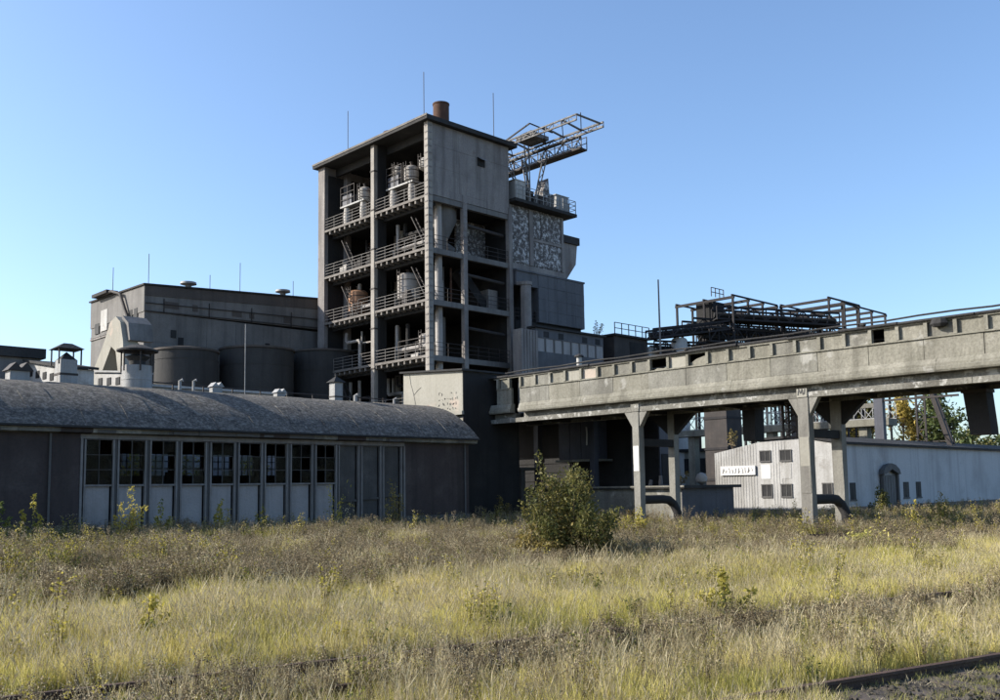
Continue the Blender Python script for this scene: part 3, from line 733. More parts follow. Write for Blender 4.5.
def rod(x, y, z0, z1, lab, r=.035): MB().tube([(x, y, z0), (x, y, z1)], r, 5).build('lightning_rod', 'steel', None, label=lab, cat='rod', group='lightning rods')
# pipework and clutter on every floor
cl = random.Random(21)
for fi, z in enumerate(FL[:6]):
    for k in range(7 if fi < 5 else 3):
        y = cl.uniform(62.8, 76.5); x = cl.uniform(52.4, 56.5); r_ = cl.uniform(.07, .2); h = cl.uniform(2.6, 3.7)
        mb = MB(); mt = cl.choice(['vessel', 'steel', 'rust', 'soot_shade', 'tankgrey'])
        if k % 2: mb.tube([(x, y, z), (x, y, z+3.6)], r_, 8); nm = 'riser'
        else:
            y2 = min(y + cl.uniform(1.5, 4), 77.3); mb.tube([(x, y, z+.1), (x, y, z+h*.7), (x+.05, y+.15, z+h*.75), (x, y2-.15, z+h*.75), (x, y2, z+h*.8), (x, y2, z+3.7)], r_, 8); nm = 'pipe_run'
        mb.build(nm, mt, tw, smooth=True)
    for k in range(3):
        y = cl.uniform(63, 76); x = cl.uniform(52.2, 54.5); sx_, sy_, h = cl.uniform(.2, .5), cl.uniform(.25, .7), cl.uniform(.5, 1.5)
        if fi == 5: continue
        mb = MB().box(x-sx_, y-sy_, z, x+sx_, y+sy_, z+h); mb.box(x-sx_*.7, y-sy_*.8, z+h, x+sx_*.7, y+sy_*.2, z+h*1.25); mb.build('plinth_block', cl.choice(['soot_shade', 'steel', 'vessel']), tw)
    mb = MB()
    for a in (TY0+1.0, 73.5): mb.bar((52.0, a, z), (52.0, a+2.2, z+3.4), .09); mb.bar((52.5, a, z), (52.5, a+2.2, z+3.4), .09); [mb.bar((52.0, a+2.2*q/9, z+3.4*q/9), (52.5, a+2.2*q/9, z+3.4*q/9), .05) for q in range(1, 9)]
    mb.build('steep_ladder', 'steel', tw) if fi in (1, 3, 4) else None
    # cross braces and a service duct on the shaded side
    MB().tube([(55.9, TY0+.7, z+2.9), (60.9, TY0+.7, z+2.7)], .16, 8).build('service_pipe', 'steel', tw, smooth=True) if fi < 5 else None
rod(55, 79.0, ZT+.4, 41.3, 'thin lightning rod at the far end of the tower roof')
rod(55.2, 66.9, ZT+.4, 41.5, 'thin lightning rod next to the tall rusty stack')
rod(61.3, 63.8, ZT+.4, 40.2, 'thin lightning rod on the tower roof edge toward the crane')
# equipment on the floors
def vessel(x, y, z, r_, h, mat, lab, legs=True, dome=.3):
    t = thing('process_vessel', (x, y, z), lab, 'tank', 'vessels inside the tower')
    zl = z + (.9 if legs else .02)
    n = 20
    MB().lathe(x, y, [(r_*.5, zl-.12), (r_, zl+.1), (r_, zl+h*.5), (r_*1.03, zl+h*.5), (r_*1.03, zl+h*.54), (r_, zl+h*.54), (r_, zl+h), (r_*.75, zl+h+dome*.7), (r_*.3, zl+h+dome)], n).build('shell', mat, t, smooth=True)
    for k in (.22, .78): MB().lathe(x, y, [(r_*1.025, zl+h*k), (r_*1.025, zl+h*k+.07)], n).build('band', 'steel', t, smooth=True)
    lad = MB(); lad.bar((x-r_-.12, y-.18, zl), (x-r_-.12, y-.18, zl+h+.5), .05); lad.bar((x-r_-.12, y+.18, zl), (x-r_-.12, y+.18, zl+h+.5), .05)
    for q in np.arange(.2, h+.4, .28): lad.bar((x-r_-.12, y-.18, zl+q), (x-r_-.12, y+.18, zl+q), .04)
    lad.build('ladder', 'steel', t)
    MB().lathe(x, y, [(r_*.18, zl+h+dome), (r_*.18, zl+h+dome+.25), (r_*.28, zl+h+dome+.26), (r_*.28, zl+h+dome+.32)], 10).build('nozzle', 'steel', t, smooth=True)
    if legs:
        for k in range(4):
            a = k*math.pi/2+.6; MB().bar((x+r_*.8*math.cos(a), y+r_*.8*math.sin(a), z), (x+r_*.8*math.cos(a), y+r_*.8*math.sin(a), zl+.3), .14).build('leg', 'steel', t)
def platform(yc, lab, tanks):
    z = FL[5]
    t = thing('equipment_platform', (52.9, yc, z), lab, 'platform')
    box('deck', 'galv', t, 52.2, yc-2.0, z+2.1, 54.4, yc+1.9, z+2.25)
    for y in (yc-1.5, yc+1.2):
        MB().lathe(52.6, y, [(.42, z+.01), (.36, z+.5), (.40, z+1.3), (.32, z+2.09)], 14).build('support', 'vessel', t, smooth=True)
    railing(MB(), (52.25, yc-.4, z+2.25), (52.25, yc+1.85, z+2.25), 1.9, 3, 1.1, .04).build('railing', 'steel', t)
    box('cabinet', 'steelblue', t, 52.35, yc+.2, z+2.26, 53.1, yc+1.75, z+3.3)
    for (x, y, r_, z0, h, lb) in tanks: vessel(x, y, z+z0, r_, h, 'vessel', lb, False)
platform(67.0, 'steel platform with cabinet and white vessels on the top floor by the tower corner', [
    (52.9, 67.9, .48, 3.3, .75, 'round white vessel on top of the cabinet, top floor by the corner'),
    (52.7, 65.7, .66, 2.3, 1.2, 'wide white vessel at the end of the top floor platform by the corner'),
    (53.0, 64.1, .55, 3.1, .8, 'highest white vessel right beside the tower corner column')])
platform(74.4, 'steel platform with railing on the top floor in the bay by the end wall', [
    (52.8, 73.0, .62, 2.2, 1.1, 'white vessel on the top floor platform in the bay by the end wall')])
vessel(52.9, 71.6, FL[5], .42, 1.0, 'vessel', 'small white vessel standing on the top floor behind the middle column', False)
vessel(53.4, 74.9, FL[3], .95, 1.9, 'orange', 'rust orange tank on the fourth floor in the bay by the end wall')
vessel(53.4, 67.1, FL[3], 1.05, 2.2, 'tankgrey', 'pale grey tank on the fourth floor by the tower corner')
vessel(53.9, 65.0, FL[2], .8, 1.3, 'tankgrey', 'squat grey tank low in the tower above the cream transfer house')
vessel(55.3, 74.2, FL[4], 1.1, 1.6, 'soot_shade', 'dark sooty tank on the fifth floor toward the end wall')
vessel(56.0, 66.4, FL[4], 1.2, 1.5, 'soot_shade', 'dark sooty tank on the fifth floor toward the corner')
for fi, (yc, xw) in enumerate(((66.5, 1.2), (73.5, 1.5), (66.0, 1.6), (72.8, 1.0), (66.3, 1.3))):
    z = FL[fi]
    t = thing('frame_rack', (53.2, yc, z), ['low pipe rack frame on the first floor', 'pipe rack frame on the second floor', 'pipe rack frame on the third floor', 'pipe rack frame on the fourth floor', 'pipe rack frame on the fifth floor'][fi] + ' of the open tower', 'rack')
    mb = MB()
    for a in (-1, 1):
        for b in (-1, 1): mb.bar((53.2+a*.6, yc+b*xw, z), (53.2+a*.6, yc+b*xw, z+1.9), .08)
    for h in (1.0, 1.9):
        for a in (-1, 1): mb.bar((53.2+a*.6, yc-xw, z+h), (53.2+a*.6, yc+xw, z+h), .07)
        for b in (-1, 1): mb.bar((52.6, yc+b*xw, z+h), (53.8, yc+b*xw, z+h), .07)
    mb.build('frame', 'steel', t)
    mb = MB(); mb.tube([(53.2, yc-xw*1.6, z+1.25), (53.2, yc+xw*1.6, z+1.25), (53.2, yc+xw*1.6, z+3.6)], .18, 10); mb.build('pipe', 'tankgrey', t, smooth=True)
# big duct and hoppers on the shaded side
t = thing('hopper_duct', (54, 64, 23.1), 'brown hopper duct bending down behind the corner column of the tower', 'duct')
MB().lathe(54.6, 63.8, [(.45, 23.05), (.5, 24.4), (1.35, 26.2), (1.35, 27.35)], 18).build('hopper', 'silo', t, smooth=True)
MB().tube([(54.6, 63.8, 24.0), (55.6, 63.6, 23.5)], .5, 12).build('elbow', 'silo', t, smooth=True)
t = thing('hopper_duct', (58.5, 64.5, 18.6), 'dark slanting chute across the fifth floor of the shaded tower side', 'duct')
MB().bar((56.6, 64.0, 22.0), (59.6, 64.0, 19.0), 1.1, .9).build('chute', 'soot_shade', t)
MB().box(59.7, 63.2, 18.46, 60.9, 64.6, 20.6).build('bin', 'tower', t)
box('infill_wall', 'tower', tw, 53.2, 63.4, 13.65, 54.9, 63.6, 23.0 - .8) if 0 else None
MB().box(57.3, 64.9, 23.02, 61.0, 65.1, 27.2).build('infill_wall', 'peel', tw)
MB().box(53.7, 64.2, 13.62, 55.3, 64.4, 17.6).build('infill_wall', 'silo', tw)
MB().box(53.7, 64.2, 18.47, 55.2, 64.4, 22.2).build('infill_wall', 'silo', tw)
MB().lathe(62.15, 60.7, [(.5, 8), (.5, 20.9), (.6, 20.9), (.6, 21.2)], 16).build('vertical_duct', 'tower', None, smooth=True, label='upright grey duct pipe beside the tower at its shaded side', cat='duct')

# ================================================================ buildings at the shaded side of the tower
pb = thing('brick_annex', (65.8, 66, 0), 'annex with peeling mottled white wall beside the tower top', 'building')
box('wall', 'peel', pb, 61.65, 62.35, 22.6, 69.2, 74, 29.0)
for a, b in ((61.7, 61.95), (64.35, 64.9), (68.95, 69.25)): box('pilaster', 'tower', pb, a, 62.22, 23.4, b, 62.345, 28.9)
box('string_course', 'tower', pb, 64.92, 62.26, 25.9, 68.93, 62.345, 26.15)
for a, b, c, d in ((65.0, 65.9, 26.2, 28.8), (66.1, 68.8, 26.2, 28.8), (64.95, 68.8, 23.5, 25.85), (62.0, 64.3, 23.5, 28.8)):
    box('wall_field', 'peel', pb, a, 62.29, c, b, 62.348, d)
box('base_course', 'tower', pb, 61.65, 62.15, 22.75, 69.4, 62.34, 23.3)
rf = box('roof', 'bitumen', pb, 61.6, 61.3, 29.05, 70.3, 74.3, 29.35)
railing(MB(), (61.8, 61.4, 29.36), (70.2, 61.4, 29.36), 1.3, 3, .9, .035).build('railing', 'galv', rf)
railing(MB(), (70.2, 61.4, 29.36), (70.2, 66, 29.36), 1.3, 3, .9, .035).build('railing', 'galv', rf)
MB().ext([(69.22, 23.2), (69.9, 22.9), (71.3, 24.6), (71.6, 26.9), (70.6, 27.3), (69.22, 27.5)], 'y', 62.5, 66).build('bay', 'tower', pb)
box('bay_roof', 'bitumen', pb, 69.3, 62.3, 26.6, 71.75, 66.2, 27.35)
# clutter on the annex roof
for x, y, sx, sy, h, mt, lb in ((63.0, 62.6, .7, .6, 2.0, 'white', 'white switch cabinet on the annex roof by the tower wall'), (64.9, 63.2, .5, .6, 1.5, 'soot_shade', 'dark motor housing on the annex roof'),
                            (66.3, 62.9, .6, .5, 1.2, 'steel', 'rusty winch box under the crane legs'), (68.9, 62.7, .9, .7, 1.7, 'galv', 'pale shed box at the outer corner of the annex roof')):
    mb = MB().box(x-sx, y-sy, 29.36, x+sx, y+sy, 29.36+h); mb.box(x-sx*1.1, y-sy*1.1, 29.365+h, x+sx*1.1, y+sy*1.1, 29.45+h); mb.box(x-sx*.4, y-sy-.05, 29.5, x+sx*.4, y-sy-.001, 29.3+h)
    mb.build('roof_cabinet', mt, None, label=lb, cat='cabinet')
mb = MB(); mb.add([(67.4, 63, 29.36), (68.3, 63, 29.36), (68.3, 64.2, 29.36), (67.4, 64.2, 29.36), (67.2, 63, 31.6), (68.0, 63, 33.0), (68.0, 64.2, 33.0), (67.2, 64.2, 31.6)], [(3,2,1,0),(4,5,6,7),(0,1,5,4),(1,2,6,5),(2,3,7,6),(3,0,4,7)])
mb.build('slanted_housing', 'peel', None, label='slanted weathered housing behind the crane legs on the annex roof', cat='housing')
mb = MB().lathe(62.6, 64.2, [(.8, 29.36), (.8, 31.6), (.5, 32.4), (.2, 32.6)], 10); mb.build('dark_drum', 'soot_shade', None, label='dark drum at the foot of the crane against the tower', cat='drum', smooth=True)
# crane: two girders running out towards -Y on lattice legs
cr = thing('gantry_crane', (65.5, 62.5, 29.36), 'rusty lattice gantry crane cantilevered out from the annex roof', 'crane')
ga, gb = 63.2, 65.9
za, zb = 35.9, 35.6
yA, yB = 54.9, 54.0
truss(MB(), (ga, 74, za), (ga, yA, za), .5, 20, .13, .06).build('girder', 'crane', cr)
truss(MB(), (gb, 74, zb), (gb, yB, zb), .42, 22, .16, .06).build('girder', 'crane', cr)
truss(MB(), (gb+.3, 74, zb-.45), (gb+.3, 57.0, zb-.45), 1.0, 15, .12, .08).build('lattice_girder', 'crane', cr)
mb = MB()
for i in range(9):
    y = 54.4 + i*2.3; mb.bar((ga, max(y, yA), za), (gb, max(y, yB+.2), zb), .14)
    if i < 8: mb.bar((ga, y, za), (gb, y+2.3, zb), .08)
mb.build('cross_tie', 'crane', cr)
wk = MB(); wk.box(gb+.15, 57.0, zb-1.65, gb+1.15, 74, zb-1.5); wk.build('walkway', 'steel', cr)
mb = MB(); railing(mb, (gb+1.1, 57.0, zb-1.5), (gb+1.1, 74, zb-1.5), 1.2, 2, 1.2, .045)
for y in np.arange(57.2, 74, 1.2): mb.bar((gb+.1, y, zb-.9), (gb+.9, y, zb-1.6), .06)
mb.build('walkway_railing', 'steel', cr)
for y in (61.3, 64.3):
    for x in (ga, gb):
        mb = MB(); top = (x, y, zb-.9); bot = (64.9+(x-64.5)*.25, 62.6+(y-62.6)*.2, 29.4)
        off = Vector((.3, 0, 0)); P0, P1 = Vector(top), Vector(bot)
        mb.bar(P0-off, P1-off*.4, .11); mb.bar(P0+off, P1+off*.4, .11)
        for k in range(8):
            a = P0.lerp(P1, k/8); b = P0.lerp(P1, (k+1)/8); s = 1 if k % 2 else -1
            mb.bar(a+off*s*(1-.6*k/8), b-off*s*(1-.6*(k+1)/8), .06)
        mb.build('leg', 'crane', cr)
tr = box('trolley', 'crane', cr, ga+.3, 60.6, za-.28, gb-.3, 63.0, za+.1)
MB().ext([(60.8, za+.102), (62.8, za+.102), (62.5, za+.45), (61.2, za+.5)], 'x', ga+.6, gb-.9).build('trolley_roof', 'crane', tr)
mb = MB(); mb.bar((ga, 64.5, za), (ga+.4, 61.2, za+1.1), .12); mb.bar((gb-.4, 60, za+.3), (ga+.4, 61.2, za+1.1), .1); mb.build('stay', 'steel', tr)
box('counterweight', 'steel', cr, ga-.3, 65.5, za-.3, ga+.4, 67.5, za+.5)

# lower blocks
lb = thing('concrete_annex', (66.5, 65, 0), 'plain grey concrete annex block with dark loading opening beside the tower', 'building')
box('wall', 'annex', lb, 64.6, 61.45, 17.8, 71.2, 72, 22.4)
box('lintel_wall', 'annex', lb, 61.7, 61.47, 21.1, 64.595, 62.1, 22.4)
box('side_wall', 'soot_shade', lb, 61.7, 66, 12, 64.59, 66.3, 21.09)
box('ledge', 'tower', lb, 61.7, 61.0, 21.0, 63.2, 61.465, 21.3)
for i in range(5):
    for j in range(4): box('wall_panel', 'annex', lb, 64.62+i*1.315, 61.40+jit(.012), 17.83+j*1.14, 64.62+i*1.315+1.295, 61.449, 17.83+j*1.14+1.12)
box('roof', 'annex', lb, 61.62, 61.35, 22.405, 71.3, 72, 22.57)
box('lower_wall', 'soot_shade', lb, 61.7, 61.75, 0, 71.0, 72, 17.78)
mb = MB(); railing(mb, (61.8, 61.8, 17.8), (64.5, 61.8, 17.8), 1.1, 3, 1, .04); mb.build('railing', 'steel', lb)
ax = thing('window_annex', (66, 60, 0), 'low annex with row of blue tinted windows under the concrete block', 'building')
box('wall', 'annex', ax, 62.0, 59.35, 0, 71.5, 61.4, 14.6)
box('wall', 'annex', ax, 62.0, 59.35, 15.85, 71.5, 61.4, 16.75)
for i in range(8):
    a = 62.0 + i*1.19; box('mullion', 'silo', ax, a, 59.33, 14.601, a+.13, 59.6, 15.849)
    if i < 7 + 1: box('pane', 'doorpanel', ax, a+.135, 59.42, 14.602, a+1.185, 59.46, 15.848)
for i, x in enumerate((63.0, 65.0, 68.4, 70.3)): box('upper_opening', 'win', ax, x, 59.325, 15.95, x+.7, 59.352, 16.5)
box('roof', 'bitumen', ax, 61.8, 59.1, 16.755, 71.7, 61.42, 16.93)
box('corrugated_panel', 'tower', ax, 59.75, 59.1, 0, 61.98, 60.1, 16.4)
for i in range(6): box('rib', 'tower', ax, 59.8+i*.37, 59.03, 9, 59.95+i*.37, 59.098, 16.38)
# saplings growing on the ledge

# ================================================================ silo block left of the tower
SX, SY = 34.5, 80.2
sb = thing('silo_block', (44, 86, 0), 'big dark grey silo block with brown parapet left of the open tower', 'building')
mb = MB(); zr = lambda x: 20.25 + (x-34.5)*.06
box('wall', 'silo', sb, SX, SY, 0, 56, 92.2, 18.0)
mb.add([(SX-.06, SY-.06, 18.005), (56, SY-.06, 18.305), (56, 92.3, 18.305), (SX-.06, 92.3, 18.005), (SX-.06, SY-.06, 20.3), (56, SY-.06, 21.5), (56, 92.3, 21.6), (SX-.06, 92.3, 20.55)],
       [(3,2,1,0),(4,5,6,7),(0,1,5,4),(1,2,6,5),(2,3,7,6),(3,0,4,7)]); mb.build('upper_wall', 'silo', sb)
MB().add([(SX+.0, SY-.12, 19.4), (56, SY-.12, 20.5), (56, SY-.065, 20.5), (SX, SY-.065, 19.4), (SX+.0, SY-.12, 20.28), (56, SY-.12, 21.48), (56, SY-.065, 21.48), (SX, SY-.065, 20.28)],
       [(3,2,1,0),(4,5,6,7),(0,1,5,4),(1,2,6,5),(2,3,7,6),(3,0,4,7)]).build('parapet_band', 'parapet', sb)
MB().add([(SX-.2, SY-.25, 20.305), (56, SY-.25, 21.505), (56, 92.5, 21.61), (SX-.2, 92.5, 20.56), (SX-.2, SY-.25, 20.45), (56, SY-.25, 21.65), (56, 92.5, 21.75), (SX-.2, 92.5, 20.7)],
       [(3,2,1,0),(4,5,6,7),(0,1,5,4),(1,2,6,5),(2,3,7,6),(3,0,4,7)]).build('roof', 'bitumen', sb)
mb = MB()
for z, k in ((18.05, .02), (18.75, .03)): mb.bar((SX, SY-.14, z), (53, SY-.14, z+18*k), .07)
for i in range(4): x = 36.2+i*4.3; mb.bar((x, SY-.14, 18.1), (x, SY-.14, 19.3+.1*i), .07)
mb.build('conduit', 'steel', sb)
for x, w_ in ((36.2, 1.4), (38.9, .5), (42.8, 1.0), (44.6, .5), (48.3, .8)): box('recess', 'parapet', sb, x, SY-.09, 18.5, x+w_, SY-.062, 19.1)
for x, z in ((36.9, 15.9), (37.6, 15.3), (46.3, 15.6)): box('opening', 'win', sb, x, SY-.08, z, x+.5, SY-.045, z+.7)
for i in range(6):
    for j in range(7):
        box('formwork_panel', 'silo', sb, SX+.05+i*2.9, SY-.03+jit(.008), .5+j*2.48, SX+.05+i*2.9+2.88, SY-.002, .5+j*2.48+2.46)
# sunlit side: windows
for y0, z0, w_, h, mt in ((88.2, 17.4, 1.5, 2.0, 'shedwhite'), (90.1, 17.3, 1.0, 1.0, 'win'), (82.6, 17.6, .8, .9, 'win'), (81.5, 17.65, .7, .85, 'win'), (81.2, 14.4, 1.7, .9, 'silo'), (84.6, 16.6, 1.6, .12, 'steel')):
    box('window' if mt == 'win' else 'wall_patch', mt, sb, SX-.09, y0, z0, SX-.062 if z0 > 18 else SX-.002, y0+w_, z0+h)
for z in (16.8, 14.0): box('string_course', 'tower', sb, SX-.10, SY-.05, z, SX-.003, 92.25, z+.14)
mb = MB().tube([(SX-.3, 88.9, 20.75), (SX-.45, 86.4, 20.7), (SX-.4, 84.6, 20.2), (SX-.3, 83.6, 18.6), (SX-.25, 82.8, 17.5)], .14, 8); mb.build('downpipe', 'steel', sb, smooth=True)
MB().box(SX-.7, 87, 20.66, SX+.4, 90.5, 20.95).build('roof_overhang', 'bitumen', sb)
MB().box(SX-.14, 80.3, 16.96, SX-.11, 92.0, 17.1).build('string_course', 'silo', sb)
# silo cylinders under the box
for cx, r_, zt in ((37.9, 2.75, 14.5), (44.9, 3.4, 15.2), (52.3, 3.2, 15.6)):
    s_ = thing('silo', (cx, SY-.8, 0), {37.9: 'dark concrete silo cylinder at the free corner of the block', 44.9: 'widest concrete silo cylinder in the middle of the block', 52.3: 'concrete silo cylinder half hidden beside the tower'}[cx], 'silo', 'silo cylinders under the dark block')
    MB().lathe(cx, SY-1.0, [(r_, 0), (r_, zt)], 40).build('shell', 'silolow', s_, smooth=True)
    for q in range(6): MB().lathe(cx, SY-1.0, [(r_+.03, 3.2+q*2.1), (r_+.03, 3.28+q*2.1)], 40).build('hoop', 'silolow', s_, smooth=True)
    MB().lathe(cx, SY-1.0, [(r_+.12, zt+.003), (r_+.12, zt+.18), (r_*.4, zt+.5)], 40).build('rim', 'parapet', s_, smooth=True)
for i, (x, y) in enumerate(((39.6, 82.5), (49.6, 82.5))):
    z = zr(x)+.12
    t = thing('mushroom_vent', (x, y, z), ['flat capped roof vent nearer the sunlit corner of the silo block', 'flat capped roof vent of the silo block nearer the tower'][i], 'vent')
    MB().lathe(x, y, [(.28, z), (.28, z+.7)], 12).build('neck', 'silo', t, smooth=True)
    MB().lathe(x, y, [(.4, z+.702), (.75, z+.8), (.72, z+.98), (.3, z+1.05)], 16).build('cap', 'galv', t, smooth=True)
for i, (x, y, zt) in enumerate(((34.6, 87.5, 23.2), (36.2, 83.4, 24.0), (41.6, 82.2, 22.6), (44.6, 82.0, 24.2), (50.6, 82.2, 23.3))):
    rod(x, y, zr(x)+.1, zt, ['thin rod by the sunlit edge of the silo block roof', 'tallest rod near the front corner of the silo block roof', 'short rod close to a flat capped vent on the silo roof', 'rod above the middle silo cylinder', 'short rod on the silo roof next to the tower'][i], .03)

# concrete A-frame leg with hood
ab = thing('concrete_bent', (26.2, 64, 0), 'pale forked concrete bent with hooded top behind the vaulted roof', 'bent')
prof = [(60.6, 4), (60.2, 9.9), (61.2, 12.0), (61.9, 13.5), (62.6, 13.95), (63.5, 13.7), (64.5, 12.4), (67.8, 9.2), (69.5, 6.0), (70, 4), (68.5, 4), (68.2, 6.2), (66.6, 8.6), (63.7, 12.0), (62.7, 11.0), (61.7, 8.5), (61.6, 4)]
# built as convex pieces so the fork keeps its opening
def piece(p): MB().ext(p, 'x', 25.0, 26.0).build('fork_leg', 'cream', ab)
piece([(68.8, 0), (70.6, 0), (67.75, 9.2), (66.45, 8.6)])
piece([(66.45, 8.605), (67.75, 9.205), (64.5, 12.4), (63.25, 12.0)])
piece([(63.245, 12.005), (64.495, 12.405), (63.5, 13.7), (62.6, 13.95), (61.85, 13.5), (61.35, 12.2), (62.5, 11.6)])
piece([(61.345, 12.195), (62.495, 11.595), (61.95, 9.9), (61.0, 9.9)])
piece([(61.0, 9.895), (61.95, 9.895), (61.8, 0), (60.9, 0)])
MB().ext([(60.95, 12.2), (61.3, 13.4), (62.2, 13.98), (62.4, 13.75), (61.9, 13.3), (61.5, 12.2)], 'x', 25.3, 26.9).build('hood', 'silo', ab)

# low buildings behind the vaulted roof
l1 = thing('flat_roofed_hall', (15, 64, 0), 'low hall with thick dark flat roof behind the small gabled vent', 'building')
box('wall', 'silo', l1, 8, 60.1, 0, 19.5, 70, 10.35)
box('roof', 'bitumen', l1, 7.8, 59.8, 10.355, 19.75, 70.3, 10.95)
for i in range(6): box('window', 'win', l1, 9.2+i*1.75, 60.06, 9.1, 10.2+i*1.75, 60.098, 9.9)
l2 = thing('whitewashed_lean_to', (19.5, 57, 0), 'pale lean-to with sloping top and small dark windows beside the dark flat roofed hall', 'building')
MB().ext([(54.2, 0), (54.2, 9.15), (59.6, 10.05), (59.6, 0)], 'x', 18.6, 20.5).build('wall', 'shedwhite', l2)
MB().ext([(54.0, 9.16), (54.0, 9.3), (59.7, 10.2), (59.7, 10.07)], 'x', 18.4, 20.7).build('roof', 'bitumen', l2)
for i in range(4): box('window', 'win', l2, 18.56, 55.0+i*1.15, 8.55+.18*i, 18.598, 55.55+i*1.15, 8.95+.18*i)
l4 = thing('whitewashed_hut', (23.8, 59, 0), 'pale hut wall with small windows seen through the fork of the concrete bent', 'building')
MB().ext([(56.0, 0), (56.0, 9.35), (60.7, 9.85), (60.7, 0)], 'x', 23.0, 24.6).build('wall', 'shedwhite', l4)
MB().ext([(55.8, 9.36), (55.8, 9.46), (60.8, 10.0), (60.8, 9.87)], 'x', 22.85, 24.65).build('roof', 'galv', l4)
for i in range(3): box('window', 'win', l4, 22.96, 56.7+i*1.35, 8.75+.1*i, 22.998, 57.3+i*1.35, 9.2+.1*i)
l3 = thing('long_pale_shed', (29, 60, 0), 'long pale shed with small windows under the forked concrete bent', 'building')
box('wall', 'shedwhite', l3, 24.7, 57.0, 0, 34.5, 59.6, 8.75)
box('roof', 'shedwhite', l3, 24.5, 56.8, 8.755, 34.6, 59.8, 8.9)
for i in range(4): box('window', 'win', l3, 25.6+i*1.5, 56.96, 8.0, 26.1+i*1.5, 56.998, 8.5)
MB().ext([(54.9, 0), (54.9, 6.2), (56.7, 8.3), (58.9, 8.3), (58.9, 0)], 'x', 20.9, 22.3).build('dormer', 'shedwhite', None, label='small pale gabled dormer hut next to the drum vent', cat='hut')

# ================================================================ stuff behind the gallery
# low flat shed
ls = thing('low_flat_shed', (49, 40, 0), 'low dark shed with thin flat roof slab behind the gallery pier', 'shed')
box('wall', 'gallery2', ls, 46.2, 32.75, 0, 51.6, 36.1, 2.02)
box('wall', 'gallery2', ls, 46.2, 36.105, 0, 48.8, 47, 2.02)
box('shade_wall_sheet', 'steelblue', ls, 46.18, 32.70, 0, 51.62, 32.745, 2.02)  # dark sheet over the pale wall, this side's shade put into colour
box('roof', 'bitumen', ls, 45.9, 32.35, 2.022, 52.0, 36.08, 2.2)
box('roof', 'bitumen', ls, 45.9, 36.085, 2.022, 48.85, 47.2, 2.2)
box('roof_edge', 'gallery2', ls, 45.86, 32.33, 2.10, 45.898, 47.2, 2.19)
for y, h in ((41.0, .5), (40.3, .4), (34.8, .6), (35.6, .35)):
    mb = MB().tube([(47, y, 2.2), (47, y+jit(.1), 2.2+h)], [.13, .1], 8); mb.build('roof_stump', 'tower', None, label={41.0: 'taller of the paired stumps on the low shed roof under the cabin', 40.3: 'shorter of the paired stumps on the low shed roof under the cabin', 34.8: 'tallest stump on the low shed roof by the gallery pier', 35.6: 'shortest stump on the low shed roof by the gallery pier'}[y], cat='stump', group='stumps on the low shed roof')
mb = MB().lathe(48.5, 32.9, [(.05, 2.2), (.32, 2.4), (.36, 2.6), (.25, 2.85), (.05, 2.95)], 14); mb.build('grey_ball_float', 'tankgrey', None, smooth=True, label='grey rounded float lying on the edge of the low shed roof', cat='float')
# dark hall; its canopy is added to keep sun off the wall
dh = thing('loading_hall', (58, 48, 0), 'dark loading hall under an added shading canopy behind the gallery', 'building')
box('canopy', 'soot_shade', dh, 45.3, 36.2, 6.95, 50.4, 43.2, 7.2)
box('canopy', 'soot_shade', dh, 45.3, 43.205, 6.95, 50.4, 60, 7.2)
box('wall', 'soot_shade', dh, 48.9, 36.3, 0, 50.2, 58.6, 6.94)
for y in (36.5, 39.9, 44.9, 48.2): box('column', 'steelblue', dh, 46.9, y, 2.21 if y < 47 else 0, 47.3, y+.4, 6.94)
box('cabin', 'steelblue', dh, 47.4, 40.4, 4.0, 48.8, 43.4, 6.93)
box('cabin_floor', 'gallery2', dh, 47.2, 40.0, 3.85, 48.85, 43.6, 3.99)
for i in range(3): box('cabin_panel', 'steelblue', dh, 47.36, 40.45+i*1.0, 4.05, 47.398, 41.4+i*1.0, 6.85)
MB().tube([(47.33, 40.9, 6.1), (47.32, 40.85, 5.6), (47.33, 40.9, 4.9)], .05, 6).build('drip_stain', 'whitepaint', dh)
mb = MB()
for z in np.arange(2.6, 6.9, .62): mb.box(48.85, 36.4, z, 48.898, 58.5, z+.1)
mb.build('sheet_rail', 'soot_shade', dh)
box('gable', 'steelblue', dh, 48.9, 36.2, 0, 50.2, 36.298, 6.94)
for x in (49.05,): box('door', 'soot_shade', dh, x, 36.15, 2.3, x+.9, 36.198, 4.2)
mb = MB(); railing(mb, (45.2, 45.9, 3.55), (45.2, 47.4, 3.55), 1.25, 3, .75, .05); o = mb.build('ladder_rail', 'white', None, label='small white painted guard rail in the dark passage under the gallery end', cat='railing')
box('landing', 'plinth', None, 44.9, 44.6, 3.35, 46.8, 50, 3.54, label='dark landing slab carrying the small white guard rail', cat='landing')
for y in (44.8, 47.6): box('landing_post', 'plinth', None, 45.1, y, 0, 45.5, y+.4, 3.345, label='dark square post under the landing slab', cat='post', group='posts under the landing')
